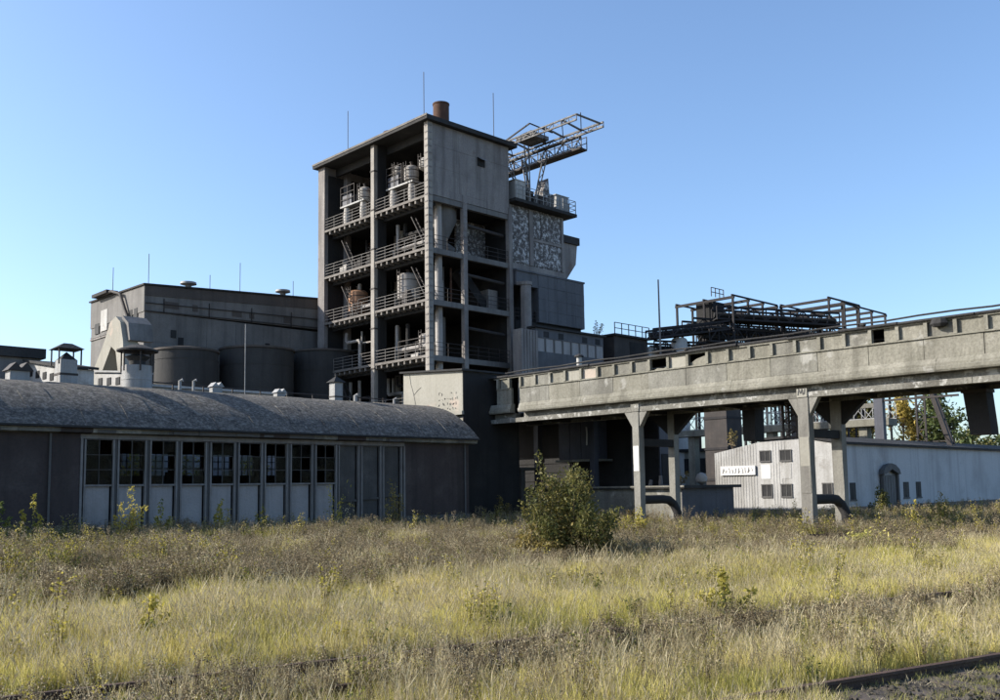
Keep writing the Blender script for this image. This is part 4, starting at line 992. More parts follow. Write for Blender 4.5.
# whitewashed shed with profile sheets, sunlit end and shaded long side
sh = thing('whitewashed_shed', (70, 33, 0), 'long whitewashed shed with small dark windows beyond the gallery piers', 'building')
SXw, SYw = 59.1, 29.1
MB().ext([(SYw, 0), (38.9, 0), (38.9, 4.45), (35.2, 5.12), (32.0, 5.28), (SYw, 4.8)], 'x', SXw, SXw+.3).build('end_wall', 'shedwhite', sh)
y = SYw + 4.2; sm = None
while y < 38.8:                                           # corrugation ribs on the left half
    zt = 4.45 + (38.9-y)*.175 if y > 35.2 else 5.1
    MB().box(SXw-.018, y, .5, SXw-.001, y+.09, zt).build('corrugation', 'shedwhite', sh) if not (34.2 < y < 35.4) else None
    y += .22
for ya, yb, za, zb_ in ((34.42, 35.15, 3.8, 4.45), (32.85, 33.6, 3.8, 4.45), (34.4, 35.1, 1.35, 2.12), (32.9, 33.6, 1.35, 2.12), (30.0, 30.6, 1.4, 2.15)):
    wdw = box('window', 'win', sh, SXw-.03, ya, za, SXw-.002, yb, zb_)
    mb = MB().box(SXw-.07, ya-.08, za-.1, SXw-.031, yb+.08, za); mb.box(SXw-.06, ya-.07, za, SXw-.031, ya, zb_); mb.box(SXw-.06, yb, za, SXw-.031, yb+.07, zb_); mb.box(SXw-.07, ya-.08, zb_, SXw-.031, yb+.08, zb_+.07)
    mb.box(SXw-.05, (ya+yb)/2-.02, za, SXw-.031, (ya+yb)/2+.02, zb_); mb.build('frame', 'plinth', wdw)
    if za > 3: box('white_panel', 'whitepaint' if ya > 34 else 'shedwhite', sh, SXw-.02, ya, 2.55, SXw-.002, yb, 3.55)
bd = box('notice_board', 'whitepaint', None, SXw-.14, 35.55, 2.85, SXw-.06, 38.35, 3.5, label='long white notice board with smudged lettering on the shed end wall', cat='sign')
mb = MB(); gs = random.Random(9); y = 38.15
while y > 35.8:
    stroke(mb, [(y+gs.uniform(-.08, .08), 2.95+gs.uniform(0, .45)) for _ in range(4)], .05, SXw-.145); y -= .26
W[bd] = W[bd]; mb.build('smudged_lettering', 'tankgrey', bd)
MB().box(SXw-.12, SYw+.1, 0, SXw-.003, 38.85, .45).build('plinth', 'gallery2', sh)
box('long_wall', 'shedblue', sh, SXw+.302, SYw, 0, 104, SYw+.3, 4.76)
box('plinth', 'plinth', sh, SXw-.02, SYw-.08, 0, 104, SYw-.002, .62)
MB().ext([(SYw-.25, 4.70), (SYw-.27, 4.86), (32.0, 5.48), (36, 5.35), (36, 5.2), (32, 5.3)], 'x', SXw-.15, 104.2).build('roof', 'bitumen', sh)
for xa, xb in ((59.75, 60.55), (67.95, 68.85), (70.1, 70.95)):
    wdw = box('window', 'win', sh, xa, SYw-.03, 1.1, xb, SYw-.004, 2.2)
    mb = MB().box(xa-.08, SYw-.06, 1.0, xb+.08, SYw-.031, 1.1); mb.box((xa+xb)/2-.02, SYw-.05, 1.1, (xa+xb)/2+.02, SYw-.031, 2.2); mb.build('frame', 'plinth', wdw)
dr_ = thing('shed_gate', (65.4, SYw-.1, 0), 'tall arched grey gate in the shaded side of the white shed', 'gate')
MB().box(64.3, SYw-.12, 0, 66.5, SYw-.085, 2.7).build('gate_leaf', 'silo', dr_)
for x in (64.15, 66.45): box('gate_post', 'plinth', dr_, x, SYw-.3, 0, x+.22, SYw-.085, 3.0)
MB().ext([(64.0, 2.75), (64.2, 3.1), (64.8, 3.4), (65.4, 3.5), (66.0, 3.4), (66.6, 3.1), (66.8, 2.75), (66.5, 2.75), (65.4, 3.1), (64.4, 2.75)], 'y', SYw-.4, SYw-.085).build('gate_hood', 'plinth', dr_)
for i in range(5): box('gate_board', 'silo', dr_, 64.4+i*.41, SYw-.15, .05, 64.74+i*.41, SYw-.121, 2.6)
# background walkway bridge with lattice railing
fb = thing('footbridge', (75.3, 45, 0), 'pale concrete footbridge with lattice railing seen under the gallery', 'footbridge')
box('deck', 'gallery', fb, 75.0, 33, 6.75, 76.6, 62, 7.3)
mb = MB(); truss(mb, (75.1, 33, 8.5), (75.1, 62, 8.5), 1.15, 30, .07, .05); mb.build('lattice_railing', 'galv', fb)
mb = MB(); truss(mb, (76.5, 33, 8.5), (76.5, 62, 8.5), 1.15, 30, .07, .05); mb.build('lattice_railing', 'galv', fb)
for y in (35, 43.5, 51.8, 60): box('column', 'gallery', fb, 75.4, y, 0, 76.2, y+.7, 6.745)
lt = thing('yard_office', (84, 56, 0), 'pale flat office block far behind the footbridge', 'building')
box('wall', 'cream', lt, 82, 44.5, 0, 95, 62, 5.6); box('roof', 'bitumen', lt, 81.7, 44.2, 5.605, 95.3, 62.3, 5.9)
for i in range(7): box('window', 'win', lt, 81.96, 45.5+i*2.2, 3.4, 81.998, 46.9+i*2.2, 4.9)
bk = thing('steel_bunker', (67, 43, 0), 'dark blue steel bunker tower between the loading hall and footbridge', 'bunker')
box('shell', 'steel', bk, 66.0, 42.2, 0, 68.2, 44.3, 11.5)
for z in (2.5, 5.0, 7.5, 10.0): box('stiffener', 'blacksteel', bk, 65.95, 42.15, z, 68.25, 42.198, z+.2)
for z in (2.5, 5.0, 7.5, 10.0): box('stiffener', 'blacksteel', bk, 65.94, 42.15, z+.001, 65.998, 44.35, z+.201)
# pylon and post beyond the shed
py = thing('lattice_pylon', (86, 33, 0), 'leaning lattice pylon beyond the white shed roof', 'pylon')
mb = MB(); truss(mb, (80, 32.8, 13), (80, 32.8, 0), .7, 14, .14, .08, Vector((0, -1, 0))); mb.bar((80, 32.5, 13), (80, 29.6, 3), .35); mb.bar((80.7, 32.5, 13), (80.7, 29.6, 3), .2)
for z in (5.5, 7.5, 9.5): mb.bar((80.3, 32.4, z), (80.3, 29.6+(z-3)*.29, z), .1)
mb.build('lattice', 'steel', py)
po = thing('steel_post', (72, 32.5, 0), 'thick dark steel post rising behind the shed roof', 'post')
box('shaft', 'steelblue', po, 72.0, 32.1, 0, 72.5, 32.8, 13); box('arm', 'steel', po, 72.1, 26.5, 8.4, 72.3, 32.09, 8.55); box('arm', 'gallery2', po, 72.1, 32.81, 8.0, 72.4, 37.0, 8.35)

# ================================================================ steel frames above the gallery
sf = thing('skeletal_conveyor_house', (88, 54, 0), 'dark skeletal steel frame of a stripped conveyor house above the gallery', 'building')
def frame(xa, xb, ya, yb, zt, zb, nx, ny, mat='blacksteel', root=sf):
    for i in range(nx+1):
        for j in range(ny+1):
            if 0 < i < nx and 0 < j < ny: continue
            x = xa + (xb-xa)*i/nx; y = ya + (yb-ya)*j/ny
            MB().box(x-.1, y-.1, zb, x+.1, y+.1, zt).build('post', mat, root)
    for i in range(nx+1):
        x = xa + (xb-xa)*i/nx
        MB().box(x-.1, ya-.2, zt+.002, x+.1, yb+.2, zt+.28).build('beam', mat, root)
    for j in range(ny+1):
        y = ya + (yb-ya)*j/ny
        MB().box(xa-.2, y-.08, zt+.285, xb+.2, y+.08, zt+.45).build('purlin', mat, root)
frame(87.5, 96.5, 54.6, 61.8, 22.0, 0, 3, 2)
frame(96.9, 104, 48.5, 54.2, 22.0, 16, 2, 1)
frame(101.0, 112, 49.0, 56.5, 22.0, 0, 3, 1)
def cbridge(p, q, h, wd, n, lab, mat='blacksteel'):
    t = thing('conveyor_bridge', ((p[0]+q[0])/2, (p[1]+q[1])/2, min(p[2], q[2])-h), lab, 'conveyor bridge')
    d = (Vector(q) - Vector(p)); s = Vector((d.y, -d.x, 0)).normalized() * wd
    for o in (Vector((0, 0, 0)), s):
        truss(MB(), Vector(p)+o, Vector(q)+o, h, n, .2, .1).build('side_truss', mat, t)
    dk = MB(); a, b, c, e = Vector(p), Vector(q), Vector(q)+s, Vector(p)+s; u = Vector((0, 0, -h)); v = Vector((0, 0, -h+.12))
    dk.add([a+u, b+u, c+u, e+u, a+v, b+v, c+v, e+v], [(3,2,1,0),(4,5,6,7),(0,1,5,4),(1,2,6,5),(2,3,7,6),(3,0,4,7)]); dk.build('deck', 'soot_shade', t)
    mb = MB(); mb.tube([a+u*.55+s*.5, b+u*.55+s*.5], .28, 8); mb.build('belt_pipe', 'soot_shade', t)
    for i in range(0, n, 3):
        m = Vector(p).lerp(Vector(q), i/n); mb = MB(); mb.bar(m+u, Vector((m.x, m.y, 0)), .22); mb.build('trestle_leg', mat, t)
cbridge((85.5, 58.0, 18.8), (112, 49.5, 18.8), 1.5, 2.2, 22, 'upper conveyor bridge threading through the skeletal steel frame')
cbridge((80.5, 61.0, 17.2), (108, 47, 17.0), 1.1, 2, 24, 'lower conveyor bridge just above the gallery roof')
cbridge((87.8, 57.5, 21.2), (98, 48.8, 20.4), 1.3, 2.0, 10, 'short conveyor bridge crossing high inside the skeletal frame')
mc = thing('drive_house', (88.8, 58.3, 0), 'dark drive machinery bundle hung inside the steel frame', 'machinery')
box('box', 'soot_shade', mc, 88.0, 57.4, 19.6, 90.2, 59.6, 22.2); MB().lathe(89, 58.5, [(1.3, 17.9), (1.5, 18.6), (1.2, 19.59)], 12).build('drum', 'soot_shade', mc)
railing(MB(), (87.6, 57.3, 22.66), (90, 57.3, 22.66), 1.0, 2, .8, .05).build('railing', 'steel', mc)
dkb = thing('dark_roof_house', (78, 62, 0), 'dark low house with guard rail next to the windowed annex', 'building')
box('wall', 'steel', dkb, 73.5, 59.6, 0, 78.8, 66, 17.2); box('roof', 'bitumen', dkb, 73.3, 59.3, 17.205, 79.1, 66.2, 17.4)
box('opening', 'soot_shade', dkb, 76.0, 59.55, 15.2, 78.4, 59.598, 16.8)
railing(MB(), (73.4, 59.4, 17.41), (79, 59.4, 17.41), 1.1, 2, 1.2, .045).build('railing', 'steel', dkb)
wb = thing('white_drum', (83, 58, 0), 'small white cylindrical drum beside the steel frame above the gallery roof', 'tank')
MB().lathe(82.6, 58.2, [(.85, 0), (.85, 17.4), (.7, 17.6)], 18).build('shell', 'white', wb, smooth=True)
box('white_wall', 'shedwhite', None, 79.2, 59.6, 0, 82.0, 61, 16.6, label='pale wall stub left of the white drum above the gallery', cat='wall')
MB().tube([(74.9, 55.0, 0), (74.9, 55.0, 22.3)], [.14, .07], 6).build('lamp_mast', 'tower', None, label='tall plain mast standing between the windowed annex and steel frame', cat='mast')

cbridge((86.5, 60.5, 20.2), (110, 50.2, 19.8), 1.2, 2.2, 18, 'middle conveyor bridge with pipe run inside the skeletal frame')
cbridge((79.5, 60.2, 18.3), (88, 56.4, 19.6), .9, 1.6, 8, 'short rising conveyor bridge joining the dark low house and the frame')
for i, (x, y) in enumerate(((91, 56.0), (94.2, 54.5), (99.5, 52.2), (104.0, 50.4))):
    mb = MB(); truss(mb, (x, y, 19.8), (x, y, 8), .9, 9, .13, .08, Vector((.7, -.7, 0))); mb.build('trestle', 'blacksteel', None, label=['lattice trestle closest to the drive machinery', 'lattice trestle second from the drive machinery', 'lattice trestle third from the drive machinery', 'lattice trestle farthest from the drive machinery'][i], cat='trestle')

# ================================================================ vegetation
def quads_mesh(name, C_, U, V, mats, mi=None):
    """leaf faces: centre C, half-length vector U, half-width vector V (arrays n x 3)"""
    n = len(C_)
    v = np.stack([C_ - U, C_ + V - U*.1, C_ + U, C_ - V - U*.1], 1).reshape(-1, 3)
    me = bpy.data.meshes.new(name)
    me.vertices.add(4*n); me.vertices.foreach_set('co', v.ravel())
    me.loops.add(4*n); me.loops.foreach_set('vertex_index', np.arange(4*n, dtype=np.int32))
    me.polygons.add(n); me.polygons.foreach_set('loop_start', np.arange(0, 4*n, 4, dtype=np.int32))
    for m in mats: me.materials.append(M[m])
    if mi is not None: me.polygons.foreach_set('material_index', np.asarray(mi, dtype=np.int32))
    me.update(); me.validate(); return me
def rdirs(n, up=0.):
    d = npr.normal(size=(n, 3)); d[:, 2] += up; return d / np.linalg.norm(d, axis=1)[:, None]
def leaves(C_, size, droop=.2):
    n = len(C_); a = rdirs(n, -droop); b = np.cross(a, rdirs(n)); b /= np.linalg.norm(b, axis=1)[:, None] + 1e-9
    s = size * npr.uniform(.6, 1.3, (n, 1)); return a*s, b*s*.42

def stems_foliage(root, base, h, spread, nst, nleaf, lsize, mats, bare=.15, low=None, lean=(0, 0), rad=.018, power=.7, leafw=None):
    bx, by, bz = base; mb = MB(); pts = []; frac = []
    for i in range(nst):
        a = rnd.uniform(0, 2*math.pi); sp = spread * rnd.uniform(.15, 1.0); hh = h * rnd.uniform(.55, 1) * (1 - .35*(sp/spread)**2)
        if i == 0: hh, sp = h, spread*.15
        P = []
        for k in range(7):
            t = k/6; r_ = sp * t**power + .05*spread
            P.append((bx + math.cos(a)*r_ + lean[0]*t*t + jit(.03)*h*t, by + math.sin(a)*r_ + lean[1]*t*t + jit(.03)*h*t, bz + hh*t))
        mb.tube(P, [rad*(1.15-t/6.) for t in range(7)], 5)
        pa = np.array(P); nl = int(nleaf/nst*rnd.uniform(.7, 1.3))
        tt = npr.uniform(bare, 1, nl); idx = np.clip((tt*6).astype(int), 0, 5); fr = (tt*6-idx)[:, None]
        c = pa[idx]*(1-fr) + pa[idx+1]*fr
        sc = (leafw or spread*.34) * (1.15 - .75*tt)[:, None]
        # side twigs: leaves gather in little clumps round the stem
        tw_ = npr.integers(0, 14, nl); ta = tw_*2.4 + i; off = np.stack([np.cos(ta), np.sin(ta), .35*np.sin(ta*1.7)], 1) * sc * npr.uniform(.1, 1.25, (nl, 1))
        pts.append(c + off + npr.normal(size=(nl, 3))*sc*.22); frac.append(tt)
    mb.build('stem', 'bark', root)
    C_ = np.concatenate(pts); fr = np.concatenate(frac); C_[:, 2] = np.maximum(C_[:, 2], bz+.03)
    mi = None
    if low is not None: mi = (fr + npr.uniform(-.25, .25, len(fr)) < low).astype(int)
    U, V = leaves(C_ , lsize)
    o = np.array(base, dtype=float); me = quads_mesh('foliage', C_ - o, U, V, mats, mi)
    return link('foliage', me, root, base)

# the bush in front of the gallery
bb = (21.3, 18.9, 0.0)
bush = thing('bush', bb, 'big leafy bush with olive green crown in front of the gallery', 'bush')
stems_foliage(bush, bb, 2.9, 1.35, 34, 11500, .062, ['bushleaf', 'bushlow'], .02, low=.38, rad=.016, power=.55, leafw=.42)
sp = thing('sapling', (20.5, 19.5, 0), 'tall slim shoot standing above the big bush', 'sapling')
stems_foliage(sp, (20.5, 19.5, 0), 3.3, .6, 11, 2100, .06, ['bushleaf', 'bushleaf'], .25, rad=.016, leafw=.24)
sp = thing('low_bush', (19.6, 19.2, 0), 'low yellowing bush at the foot of the big olive bush', 'bush')
stems_foliage(sp, (19.6, 19.2, 0), 1.15, .8, 14, 2200, .06, ['bushlow', 'yellowleaf'], .02, low=.3, leafw=.3)

PL = [  # x, y, h, spread, stems, leaves, size, mats, label
    (10.6, 36.4, 1.75, .5, 4, 330, .075, ['weedleaf', 'yellowleaf'], 'yellow leaved sapling before the blank dark workshop wall'),
    (11.7, 36.2, 2.0, .45, 3, 300, .075, ['yellowleaf', 'weedleaf'], 'tall yellow leaved sapling closest to the folding doors, before the blank wall'),
    (15.0, 36.0, 2.2, .7, 6, 600, .07, ['yellowleaf', 'bushlow'], 'yellow and reddish sapling in front of the first folding door'),
    (16.6, 36.6, 1.6, .5, 4, 330, .07, ['weedleaf', 'yellowleaf'], 'yellow green weed bush before the second folding door'),
    (19.6, 37.4, 1.6, .6, 5, 400, .065, ['weedleaf', 'yellowleaf'], 'leafy weed in front of the fourth folding door'),
    (21.6, 37.6, 1.45, .45, 4, 260, .065, ['weedleaf', 'yellowleaf'], 'leafy weed in front of the fifth folding door'),
    (25.0, 37.2, 2.2, .55, 3, 130, .075, ['yellowleaf', 'weedleaf'], 'thin sparse sapling with few yellow leaves before the doors'),
    (26.5, 37.8, 2.7, .9, 4, 70, .06, ['weedleaf', 'straw'], 'bare spindly shrub with almost no leaves before the doors'),
    (30.0, 39.0, 2.6, .75, 9, 520, .06, ['bushlow', 'bushleaf'], 'dry brown shrub in front of the last boarded doors'),
    (32.4, 26.6, 1.25, .9, 10, 900, .06, ['yellowleaf', 'weedleaf'], 'bright yellow shrub near the low flat roofed shed'),
    (33.6, 26.0, 1.5, .7, 9, 700, .06, ['yellowleaf', 'bushlow'], 'golden shrub close to the marked gallery pier'),
    (45.0, 18.8, 1.6, .5, 4, 330, .07, ['yellowleaf', 'weedleaf'], 'upright yellow weed beyond the piers before the shaded shed wall'),
    (50.0, 19.6, 1.9, .8, 8, 700, .07, ['bushleaf', 'weedleaf'], 'green shrub before the shaded shed wall'),
    (60.8, 27.6, 2.0, .9, 8, 800, .09, ['bushleaf', 'weedleaf'], 'green shrub growing by the shed gate'),
    (42.6, 33.4, 1.4, .7, 6, 500, .07, ['bushlow', 'weedleaf'], 'scrubby brown bush at the foot of the gallery pier'),
    (40.6, 42.0, 1.7, .8, 7, 700, .07, ['bushlow', 'bushleaf'], 'dark shrub at the mouth of the passage under the gallery end'),
    (5.6, 12.6, .75, .3, 4, 200, .05, ['yellowleaf', 'weedleaf'], 'small bright yellow weed in the grass beside the overgrown track'),
    (13.3, 8.6, .85, .45, 7, 500, .045, ['yellowleaf', 'weedleaf'], 'clump of yellow flowering weed in the grass between the tracks'),
    (30.3, 14.1, .85, 1.2, 26, 1500, .06, ['grass', 'yellowleaf'], 'rounded cushion of pale yellow grass before the piers'),
]
for (x, y, h, s, ns, nl, ls_, mm, lb_) in PL:
    z = float(hgt(x, y))
    t = thing('grass_cushion' if 'cushion' in lb_ else ('shrub' if 'shrub' in lb_ or 'bush' in lb_ else 'sapling' if 'sapling' in lb_ else 'weed'), (x, y, z), lb_, 'grass' if 'cushion' in lb_ else ('shrub' if 'shrub' in lb_ or 'bush' in lb_ else 'sapling' if 'sapling' in lb_ else 'weed'))
    stems_foliage(t, (x, y, z), h, s, ns, nl, ls_, mm, .25, low=.5, rad=.011)
# seedlings growing on the buildings
for (x, y, z, h, lb_) in ((71.0, 59.6, 16.9, 1.5, 'seedling tree growing on the roof of the windowed annex'), (47.2, 33.6, 2.2, 1.1, 'reddish seedling growing on the low shed roof'),
                          (59.5, 37.6, 4.7, 1.5, 'brown scrub sprouting along the end of the whitewashed shed roof'), (59.6, 36.2, 5.1, 1.2, 'brown scrub sprouting near the top of the whitewashed shed roof')):
    t = thing('sapling', (x, y, z), lb_, 'sapling'); stems_foliage(t, (x, y, z), h, .7, 6, 260, .08, ['bushlow', 'brownweed'], .2, low=.5, rad=.02)

for i_, (x, h, m1, m2) in enumerate(((19.5, 4.6, 'weedleaf', 'yellowleaf'), (23.2, 5.2, 'yellowleaf', 'weedleaf'), (27.0, 4.8, 'weedleaf', 'yellowleaf'), (31.2, 5.0, 'yellowleaf', 'bushlow'))):
    t = thing('shrub', (x, 55.4, 0), ['yellow green shrub', 'tallest yellow shrub', 'green yellow shrub', 'golden brown shrub'][i_] + ' glimpsed through the back windows of the workshop', 'shrub'); stems_foliage(t, (x, 55.4, 0), h, 1.7, 16, 2600, .13, [m1, m2], .05, low=.5, rad=.02)
# trees far beyond the shed
Fv = np.array([math.sin(R(44)), math.cos(R(44))]); Rv = np.array([math.cos(R(44)), -math.sin(R(44))])
def tree(lat, dep, h, wd, leaf, shape, lb_, n=2200, ls_=.42):
    x, y = Fv*dep + Rv*lat
    t = thing('poplar_tree' if shape == 'poplar' else 'tree', (x, y, 0), lb_, 'tree', 'trees beyond the shed')
    mb = MB(); top = h*.93
    mb.tube([(x, y, 0), (x+jit(.2), y+jit(.2), h*.4), (x+jit(.4), y+jit(.4), top)], [h*.018, h*.012, h*.003], 7)
    C_ = []
    nb = 26
    for i in range(nb):
        f = rnd.uniform(.12, .97); a = rnd.uniform(0, 6.28)
        rr = wd*.5*(math.sin(math.pi*min(1, (f*.9+.08)))**.7 if shape == 'poplar' else math.sqrt(max(.05, 1-((f-.58)/.44)**2)))*rnd.uniform(.5, 1)
        z = h*f; e = (x+rr*math.cos(a), y+rr*math.sin(a), z+(rr*1.0 if shape == 'poplar' else rr*.25))
        mb.tube([(x, y, z*.9), ((x+e[0])/2, (y+e[1])/2, z*.97), e], [h*.006, h*.004, h*.002], 4, False)
        k = n//nb; C_.append(np.array(e) + npr.normal(size=(k, 3))*np.array([wd*.11, wd*.11, h*.055]))
    mb.build('trunk', 'bark', t)
    C_ = np.concatenate(C_); U, V = leaves(C_, ls_); o = np.array((x, y, 0.))
    link('crown', quads_mesh('crown', C_-o, U, V, [leaf]), t, (x, y, 0))
for lat, dep, h, wd, lf, shp, lb_ in (
    (53.6, 150, 15.0, 4.6, 'treeleaf', 'poplar', 'dull green poplar just past the pier haunch beyond the shed'),
    (58.2, 158, 16.2, 4.4, 'treegold', 'poplar', 'golden poplar, tallest of the row left of the steel post'),
    (57.2, 150, 14.4, 5.0, 'treeleaf', 'poplar', 'olive poplar standing just left of the steel post'),
    (62.0, 165, 14.0, 6.5, 'treegold', 'round', 'broad golden tree behind the row of poplars'),
    (67.0, 158, 16.0, 4.6, 'treegold', 'poplar', 'golden poplar alone between steel post and pylon'),
    (70.9, 160, 12.5, 5.5, 'treeleaf', 'round', 'low olive tree at the foot of the pylon'),
    (71.0, 155, 15.8, 6.0, 'treedark', 'poplar', 'dark green tree behind the lattice pylon'),
    (72.6, 152, 13.5, 6.5, 'treedark', 'round', 'dark round tree showing beside the leaning pylon strut'),
    (78.0, 170, 9.6, 8, 'treeleaf', 'round', 'low scrub tree peeking over the shed roof by the pylon'),
    (84.0, 168, 10.2, 9, 'treeleaf', 'round', 'low scrub tree over the shed roof under the hanging chute'),
    (91.0, 172, 10.0, 9, 'treedark', 'round', 'low dark scrub tree over the far end of the shed roof')):
    tree(lat, dep, h, wd, lf, shp, lb_)

# ---- grass and weeds: tuft prototypes, placed as instances
pc = bpy.data.collections.new('tufts')
def blade_tuft(n, h, sp, wd, bend, mat, heads=None):
    v, f, mi = [], [], []
    for i in range(n):
        a = rnd.uniform(0, 6.28); r0 = sp*rnd.random()**.6; b = rnd.uniform(0, 6.28); hh = h*rnd.uniform(.45, 1.1); bd = bend*rnd.uniform(.2, 1.2)*hh
        x0, y0 = r0*math.cos(a), r0*math.sin(a); dx, dy = math.cos(b), math.sin(b); q = rnd.uniform(0, 3.14); px, py = math.cos(q)*wd, math.sin(q)*wd
        o = len(v)
        for t, k in ((0, 1), (.4, .9), (.75, .6)):
            c = (x0+dx*bd*t*t, y0+dy*bd*t*t, hh*t*(1-.12*t)); v += [(c[0]-px*k, c[1]-py*k, c[2]), (c[0]+px*k, c[1]+py*k, c[2])]
        tip = (x0+dx*bd, y0+dy*bd, hh*.9); v.append(tip)
        f += [(o, o+1, o+3, o+2), (o+2, o+3, o+5, o+4), (o+4, o+5, o+6)]; mi += [0]*3
        if heads and rnd.random() < heads:
            L_ = hh*rnd.uniform(.16, .3); o = len(v); w_ = wd*rnd.uniform(1.4, 2.4)
            for (cx, cy) in ((1, 0), (0, 1)):
                o = len(v); v += [(tip[0]-dx*L_*.3-cx*w_*.3, tip[1]-dy*L_*.3-cy*w_*.3, tip[2]-L_*.5), (tip[0]+cx*w_, tip[1]+cy*w_, tip[2]), (tip[0]+dx*L_*.3, tip[1]+dy*L_*.3, tip[2]+L_*.6), (tip[0]-cx*w_, tip[1]-cy*w_, tip[2]+L_*.05)]
                f.append((o, o+1, o+2, o+3)); mi.append(1)
    return v, f, mi
def weed_tuft(n, h, sp, leafn, lsize, headn=0):
    v, f, mi = [], [], []
    for i in range(n):
        a = rnd.uniform(0, 6.28); hh = h*rnd.uniform(.6, 1.1); ex, ey = sp*math.cos(a)*rnd.random(), sp*math.sin(a)*rnd.random()
        o = len(v); w_ = .006
        for (px, py) in ((w_, 0), (0, w_)):
            o = len(v); v += [(-px, -py, 0), (px, py, 0), (ex+px*.5, ey+py*.5, hh), (ex-px*.5, ey-py*.5, hh)]; f.append((o, o+1, o+2, o+3)); mi.append(0)
        for k in range(leafn):
            t = rnd.uniform(.1, 1); c = Vector((ex*t, ey*t, hh*t)); d = Vector((jit(1), jit(1), jit(.6))).normalized()*lsize*rnd.uniform(.6, 1.3); s = d.cross(Vector((jit(1), jit(1), jit(1)))).normalized()*lsize*.35
            o = len(v); v += [tuple(c), tuple(c+d*.5+s), tuple(c+d), tuple(c+d*.5-s)]; f.append((o, o+1, o+2, o+3)); mi.append(1)
        for k in range(headn):
            c = Vector((ex+jit(.06), ey+jit(.06), hh*rnd.uniform(.82, 1.05))); d = Vector((jit(1), jit(1), jit(1))).normalized()*.018; s = d.cross(Vector((jit(1), jit(1), 1))).normalized()*.012
            o = len(v); v += [tuple(c-d), tuple(c+s), tuple(c+d), tuple(c-s)]; f.append((o, o+1, o+2, o+3)); mi.append(2)
    return v, f, mi
protos = []
def proto(data, mats):
    v, f, mi = data; me = bpy.data.meshes.new('tuft'); me.from_pydata(v, [], f)
    for m in mats: me.materials.append(M[m])
    me.polygons.foreach_set('material_index', mi); me.update()
    o = bpy.data.objects.new('tuft_%02d' % len(protos), me); pc.objects.link(o); protos.append(o)
for _ in range(3): proto(blade_tuft(46, .50, .20, .0042, .32, 0, None), ['grass'])                       # 0-2 lush grass
for _ in range(2): proto(blade_tuft(34, .62, .20, .0042, .26, 0, .3), ['grass', 'straw'])               # 3-4 grass in seed
for _ in range(2): proto(blade_tuft(22, .80, .18, .0040, .22, 0, .5), ['straw', 'straw'])                # 5-6 tall straw
for _ in range(2): proto(weed_tuft(7, .60, .26, 16, .045, 5), ['brownweed', 'brownweed', 'straw'])       # 7-8 dead weed
for _ in range(2): proto(weed_tuft(8, .55, .25, 22, .055, 0), ['brownweed', 'weedleaf'])                 # 9-10 leafy weed
proto(blade_tuft(40, .20, .22, .005, .9, 0, None), ['straw'])                                            # 11 short matted straw
proto(blade_tuft(40, .28, .22, .005, .6, 0, None), ['grassgreen'])                                       # 12 short green
proto(weed_tuft(6, .95, .30, 18, .06, 6), ['bark', 'yellowleaf', 'straw'])                              # 13 tall yellow weed
proto(weed_tuft(9, .75, .35, 8, .04, 12), ['brownweed', 'brownweed', 'brownweed'])                       # 14 brown seed stalks

def vnoise(x, y, s, seed):
    q = np.zeros_like(x); r_ = np.random.default_rng(seed)
    for i in range(6):
        a, b, c = r_.uniform(-1, 1, 3); k = s*(1+.6*i); q += np.sin(k*(a*x+b*y)*2+c*6)/(1+.5*i)
    return q/2.2
def scatter(n, r0, r1, half):
    r_ = np.sqrt(npr.uniform(r0*r0, r1*r1, n)); a = npr.uniform(-half, half, n)
    return Fv[0]*r_*np.cos(a)+Rv[0]*r_*np.sin(a), Fv[1]*r_*np.cos(a)+Rv[1]*r_*np.sin(a)
X_, Y_ = [], []
for n, r0, r1 in ((12500, 5.0, 14), (22000, 14, 26), (24000, 26, 44), (17000, 44, 78)):
    x, y = scatter(n, r0, r1, R(37)); X_.append(x); Y_.append(y)
gx, gy = np.concatenate(X_), np.concatenate(Y_)
dep = np.hypot(gx, gy)
dA, dB, dC = tdist(gx, gy, TA)+.75, tdist(gx, gy, TB)+.75, tdist(gx, gy, TC)+.75
n1_, n2_, n3_ = vnoise(gx, gy, .5, 1), vnoise(gx, gy, 1.1, 2), vnoise(gx, gy, .28, 3)
u = npr.random(len(gx)); keep = np.ones(len(gx)); idx = np.zeros(len(gx), dtype=np.int32); scl = npr.uniform(.7, 1.25, len(gx))
def pick(mask, table):
    k = np.where(mask)[0]; ids, ws_ = zip(*table); p = np.array(ws_, float); idx[k] = npr.choice(ids, len(k), p=p/p.sum())
allm = np.ones(len(gx), bool)
pick(allm, [(7, 4.5), (8, 4.5), (14, 5), (5, 1.3), (6, 1.3), (3, 1.2), (9, 1.6), (10, .8), (11, 2.2), (12, .9), (0, .8)])          # the brown far zone
far_y = (dB > 8.5) & (n1_ > .6); pick(far_y, [(0, 2), (3, 3), (4, 3), (5, 2), (9, 1), (12, 1), (7, 1)])
lush = (dB > .9) & (dB < 9.0 + 1.8*n3_); pick(lush, [(0, 3), (1, 3), (2, 3), (3, 3), (4, 3), (5, 1.2), (6, 1.2), (12, .6), (11, .6), (9, .15)])
scl[lush] *= 1.05; gp = lush & (n3_ > .25) & (u < .35); pick(gp, [(12, 3), (0, 1)]); scl[gp] *= 1.3
mid = (dB < -.9) & (dA > .9); pick(mid, [(0, 2), (1, 2), (3, 2.5), (4, 2.5), (5, 2), (6, 2), (11, 2.2), (12, 1.2), (7, 1), (9, .4), (14, .6)])
keep[mid] = .72 + .35*n2_[mid]
near = (dA < -.9); pick(near, [(11, 4), (12, 3), (7, .3)]); keep[near] = .95; scl[near] *= .85
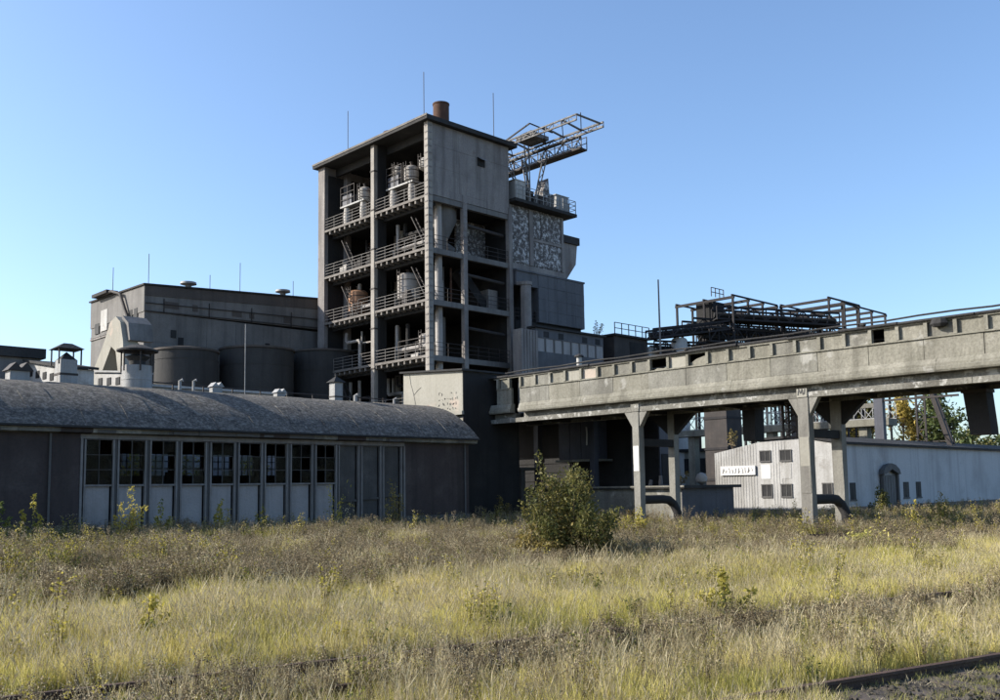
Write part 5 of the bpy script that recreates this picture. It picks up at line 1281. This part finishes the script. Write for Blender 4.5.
sB = np.abs(dB-.35) < .95; pick(sB, [(5, 1.5), (6, 1.5), (3, 2), (11, 3), (7, 1.5), (14, 1), (12, 1)]); keep[sB] = .24 + .28*np.clip(n2_[sB], -1, 1); scl[sB] *= .8
fB = (dB > -2.8) & (dB < -.6); scl[fB] *= .85; leftB = sB & (gx < 7.5); keep[leftB] *= .8
sA = np.abs(dA) < 1.1; scl[sA] *= .7; pick(sA, [(11, 3), (12, 4)]); keep[np.abs(dA) < 1.0] = .35 + .3*np.clip(n2_[np.abs(dA) < 1.0], 0, 1)
lA = (np.abs(dA) < 1.6) & (.7*gx - .7*gy < 2.9); pick(lA, [(0, 2), (1, 2), (3, 2), (5, 1), (6, 1), (12, 1.5), (11, 1)]); keep[lA] = .7; scl[lA] *= .95
c_ = np.abs(dC) < .9; pick(c_, [(11, 3), (7, 1), (14, 1)]); keep[c_] = .3; scl[c_] *= .7
foot = (gy > 34) & (gx < 38); pick(foot & (u < .7), [(9, 3), (10, 3), (13, 1.1), (7, 2), (14, 2), (3, 2), (5, 1), (12, 1)]); scl[foot] *= 1.12
foot2 = (gx > 36) & (dC > 1.2); pick(foot2 & (npr.random(len(gx)) < .6), [(9, 3), (10, 3), (13, 1), (7, 2), (8, 2), (5, 1), (14, 2)]); scl[foot2] *= 1.25
leftw = (gx < 14) & (gy > 24); pick(leftw & (npr.random(len(gx)) < .55), [(9, 3), (10, 3), (13, .8), (12, 1), (3, 1), (7, 1.5), (14, 1)])
cl_ = (vnoise(gx, gy, .9, 8) > .62) & (dB > 9); pick(cl_ & (npr.random(len(gx)) < .3), [(9, 3), (10, 3), (14, 2), (7, 2), (12, 1)]); scl[cl_] *= 1.15
yl_ = (vnoise(gx, gy, 1.3, 12) > .8) & (dB > -2); pick(yl_ & (npr.random(len(gx)) < .12), [(13, 1)])
scl *= (1 + .28*n1_)*np.where(mid | near, .62, .72)
hole_ = (n2_ < -.42) & (dB > 7); keep[hole_] *= .3; h2_ = (vnoise(gx, gy, .7, 15) < -.75) & (dB > 1); keep[h2_] *= .6
ok = npr.random(len(gx)) < keep
ok &= ~((gy > 41.0) & (gx < 37.9)) & ~((gy > 43.2) & (gx < 44)) & ~((gx > 45.9) & (gy > 32.3) & (gx < 61)) & ~((gx > 58.8) & (gy > 28.8)) & (gx < 75)
ok &= ~((np.hypot(gx-21.3, gy-18.9) < .7))
gx, gy, idx, scl = gx[ok], gy[ok], idx[ok], scl[ok]
def instanced(name, gx, gy, idx, scl, coll, label, cat, tilt=.12, zo=-.015):
    n = len(gx); me = bpy.data.meshes.new(name); me.vertices.add(n)
    me.vertices.foreach_set('co', np.stack([gx, gy, hgt(gx, gy)+zo], 1).ravel())
    def att(nm, ty, key, d): me.attributes.new(nm, ty, 'POINT').data.foreach_set(key, np.ascontiguousarray(d).ravel())
    att('rot', 'FLOAT_VECTOR', 'vector', np.stack([npr.normal(0, tilt, n), npr.normal(0, tilt, n), npr.uniform(0, 6.28, n)], 1).astype(np.float32))
    att('scl', 'FLOAT', 'value', scl.astype(np.float32)); att('pick', 'INT', 'value', idx.astype(np.int32))
    o = link(name, me, None, (0, 0, 0), label, cat, None, 'stuff')
    ng = bpy.data.node_groups.new(name, 'GeometryNodeTree')
    ng.interface.new_socket('Geometry', in_out='INPUT', socket_type='NodeSocketGeometry'); ng.interface.new_socket('Geometry', in_out='OUTPUT', socket_type='NodeSocketGeometry')
    N, L = ng.nodes, ng.links
    gi, go = N.new('NodeGroupInput'), N.new('NodeGroupOutput'); ip = N.new('GeometryNodeInstanceOnPoints'); ci = N.new('GeometryNodeCollectionInfo')
    ci.inputs['Collection'].default_value = coll; ci.inputs['Separate Children'].default_value = True; ci.inputs['Reset Children'].default_value = True
    def na(nm, ty):
        q = N.new('GeometryNodeInputNamedAttribute'); q.data_type = ty; q.inputs[0].default_value = nm; return q.outputs['Attribute']
    L.new(gi.outputs[0], ip.inputs['Points']); L.new(ci.outputs[0], ip.inputs['Instance']); ip.inputs['Pick Instance'].default_value = True
    L.new(na('pick', 'INT'), ip.inputs['Instance Index']); L.new(na('rot', 'FLOAT_VECTOR'), ip.inputs['Rotation']); L.new(na('scl', 'FLOAT'), ip.inputs['Scale'])
    L.new(ip.outputs[0], go.inputs[0])
    md = o.modifiers.new('scatter', 'NODES'); md.node_group = ng
    return o
instanced('grass', gx, gy, idx, scl, pc, 'dry yellow green grass and brown weeds covering the yard', 'grass')
# ballast stones
sc_ = bpy.data.collections.new('stones')
for k in range(4):
    mb = MB(); nn = 6; mb.lathe(0, 0, [(.012, -.012), (.03, 0), (.026, .016), (.01, .026)], nn)
    v = [(x*(1+jit(.3)), y*(1+jit(.3))*1.2, z*(1+jit(.3))) for x, y, z in mb.v]
    me = bpy.data.meshes.new('stone'); me.from_pydata(v, [], mb.f); me.materials.append(M['stone'])
    o = bpy.data.objects.new('stone_%d' % k, me); sc_.objects.link(o)
sx, sy = [], []
for t, n, s0, s1 in ((TA, 5200, -6, 10), (TB, 11000, -8, 20), (TC, 3000, -10, 16)):
    s = npr.uniform(s0, s1, n); e = npr.normal(-.75, .75, n); (px, py), (dx, dy) = t; l = math.hypot(dx, dy)
    sx.append(px+(dx*s-dy*e)/l); sy.append(py+(dy*s+dx*e)/l)
sx, sy = np.concatenate(sx), np.concatenate(sy)
instanced('gravel', sx, sy, npr.integers(0, 4, len(sx)), npr.uniform(.35, 1.15, len(sx)), sc_, 'loose dark ballast stones along the tracks', 'gravel', .8, .045)
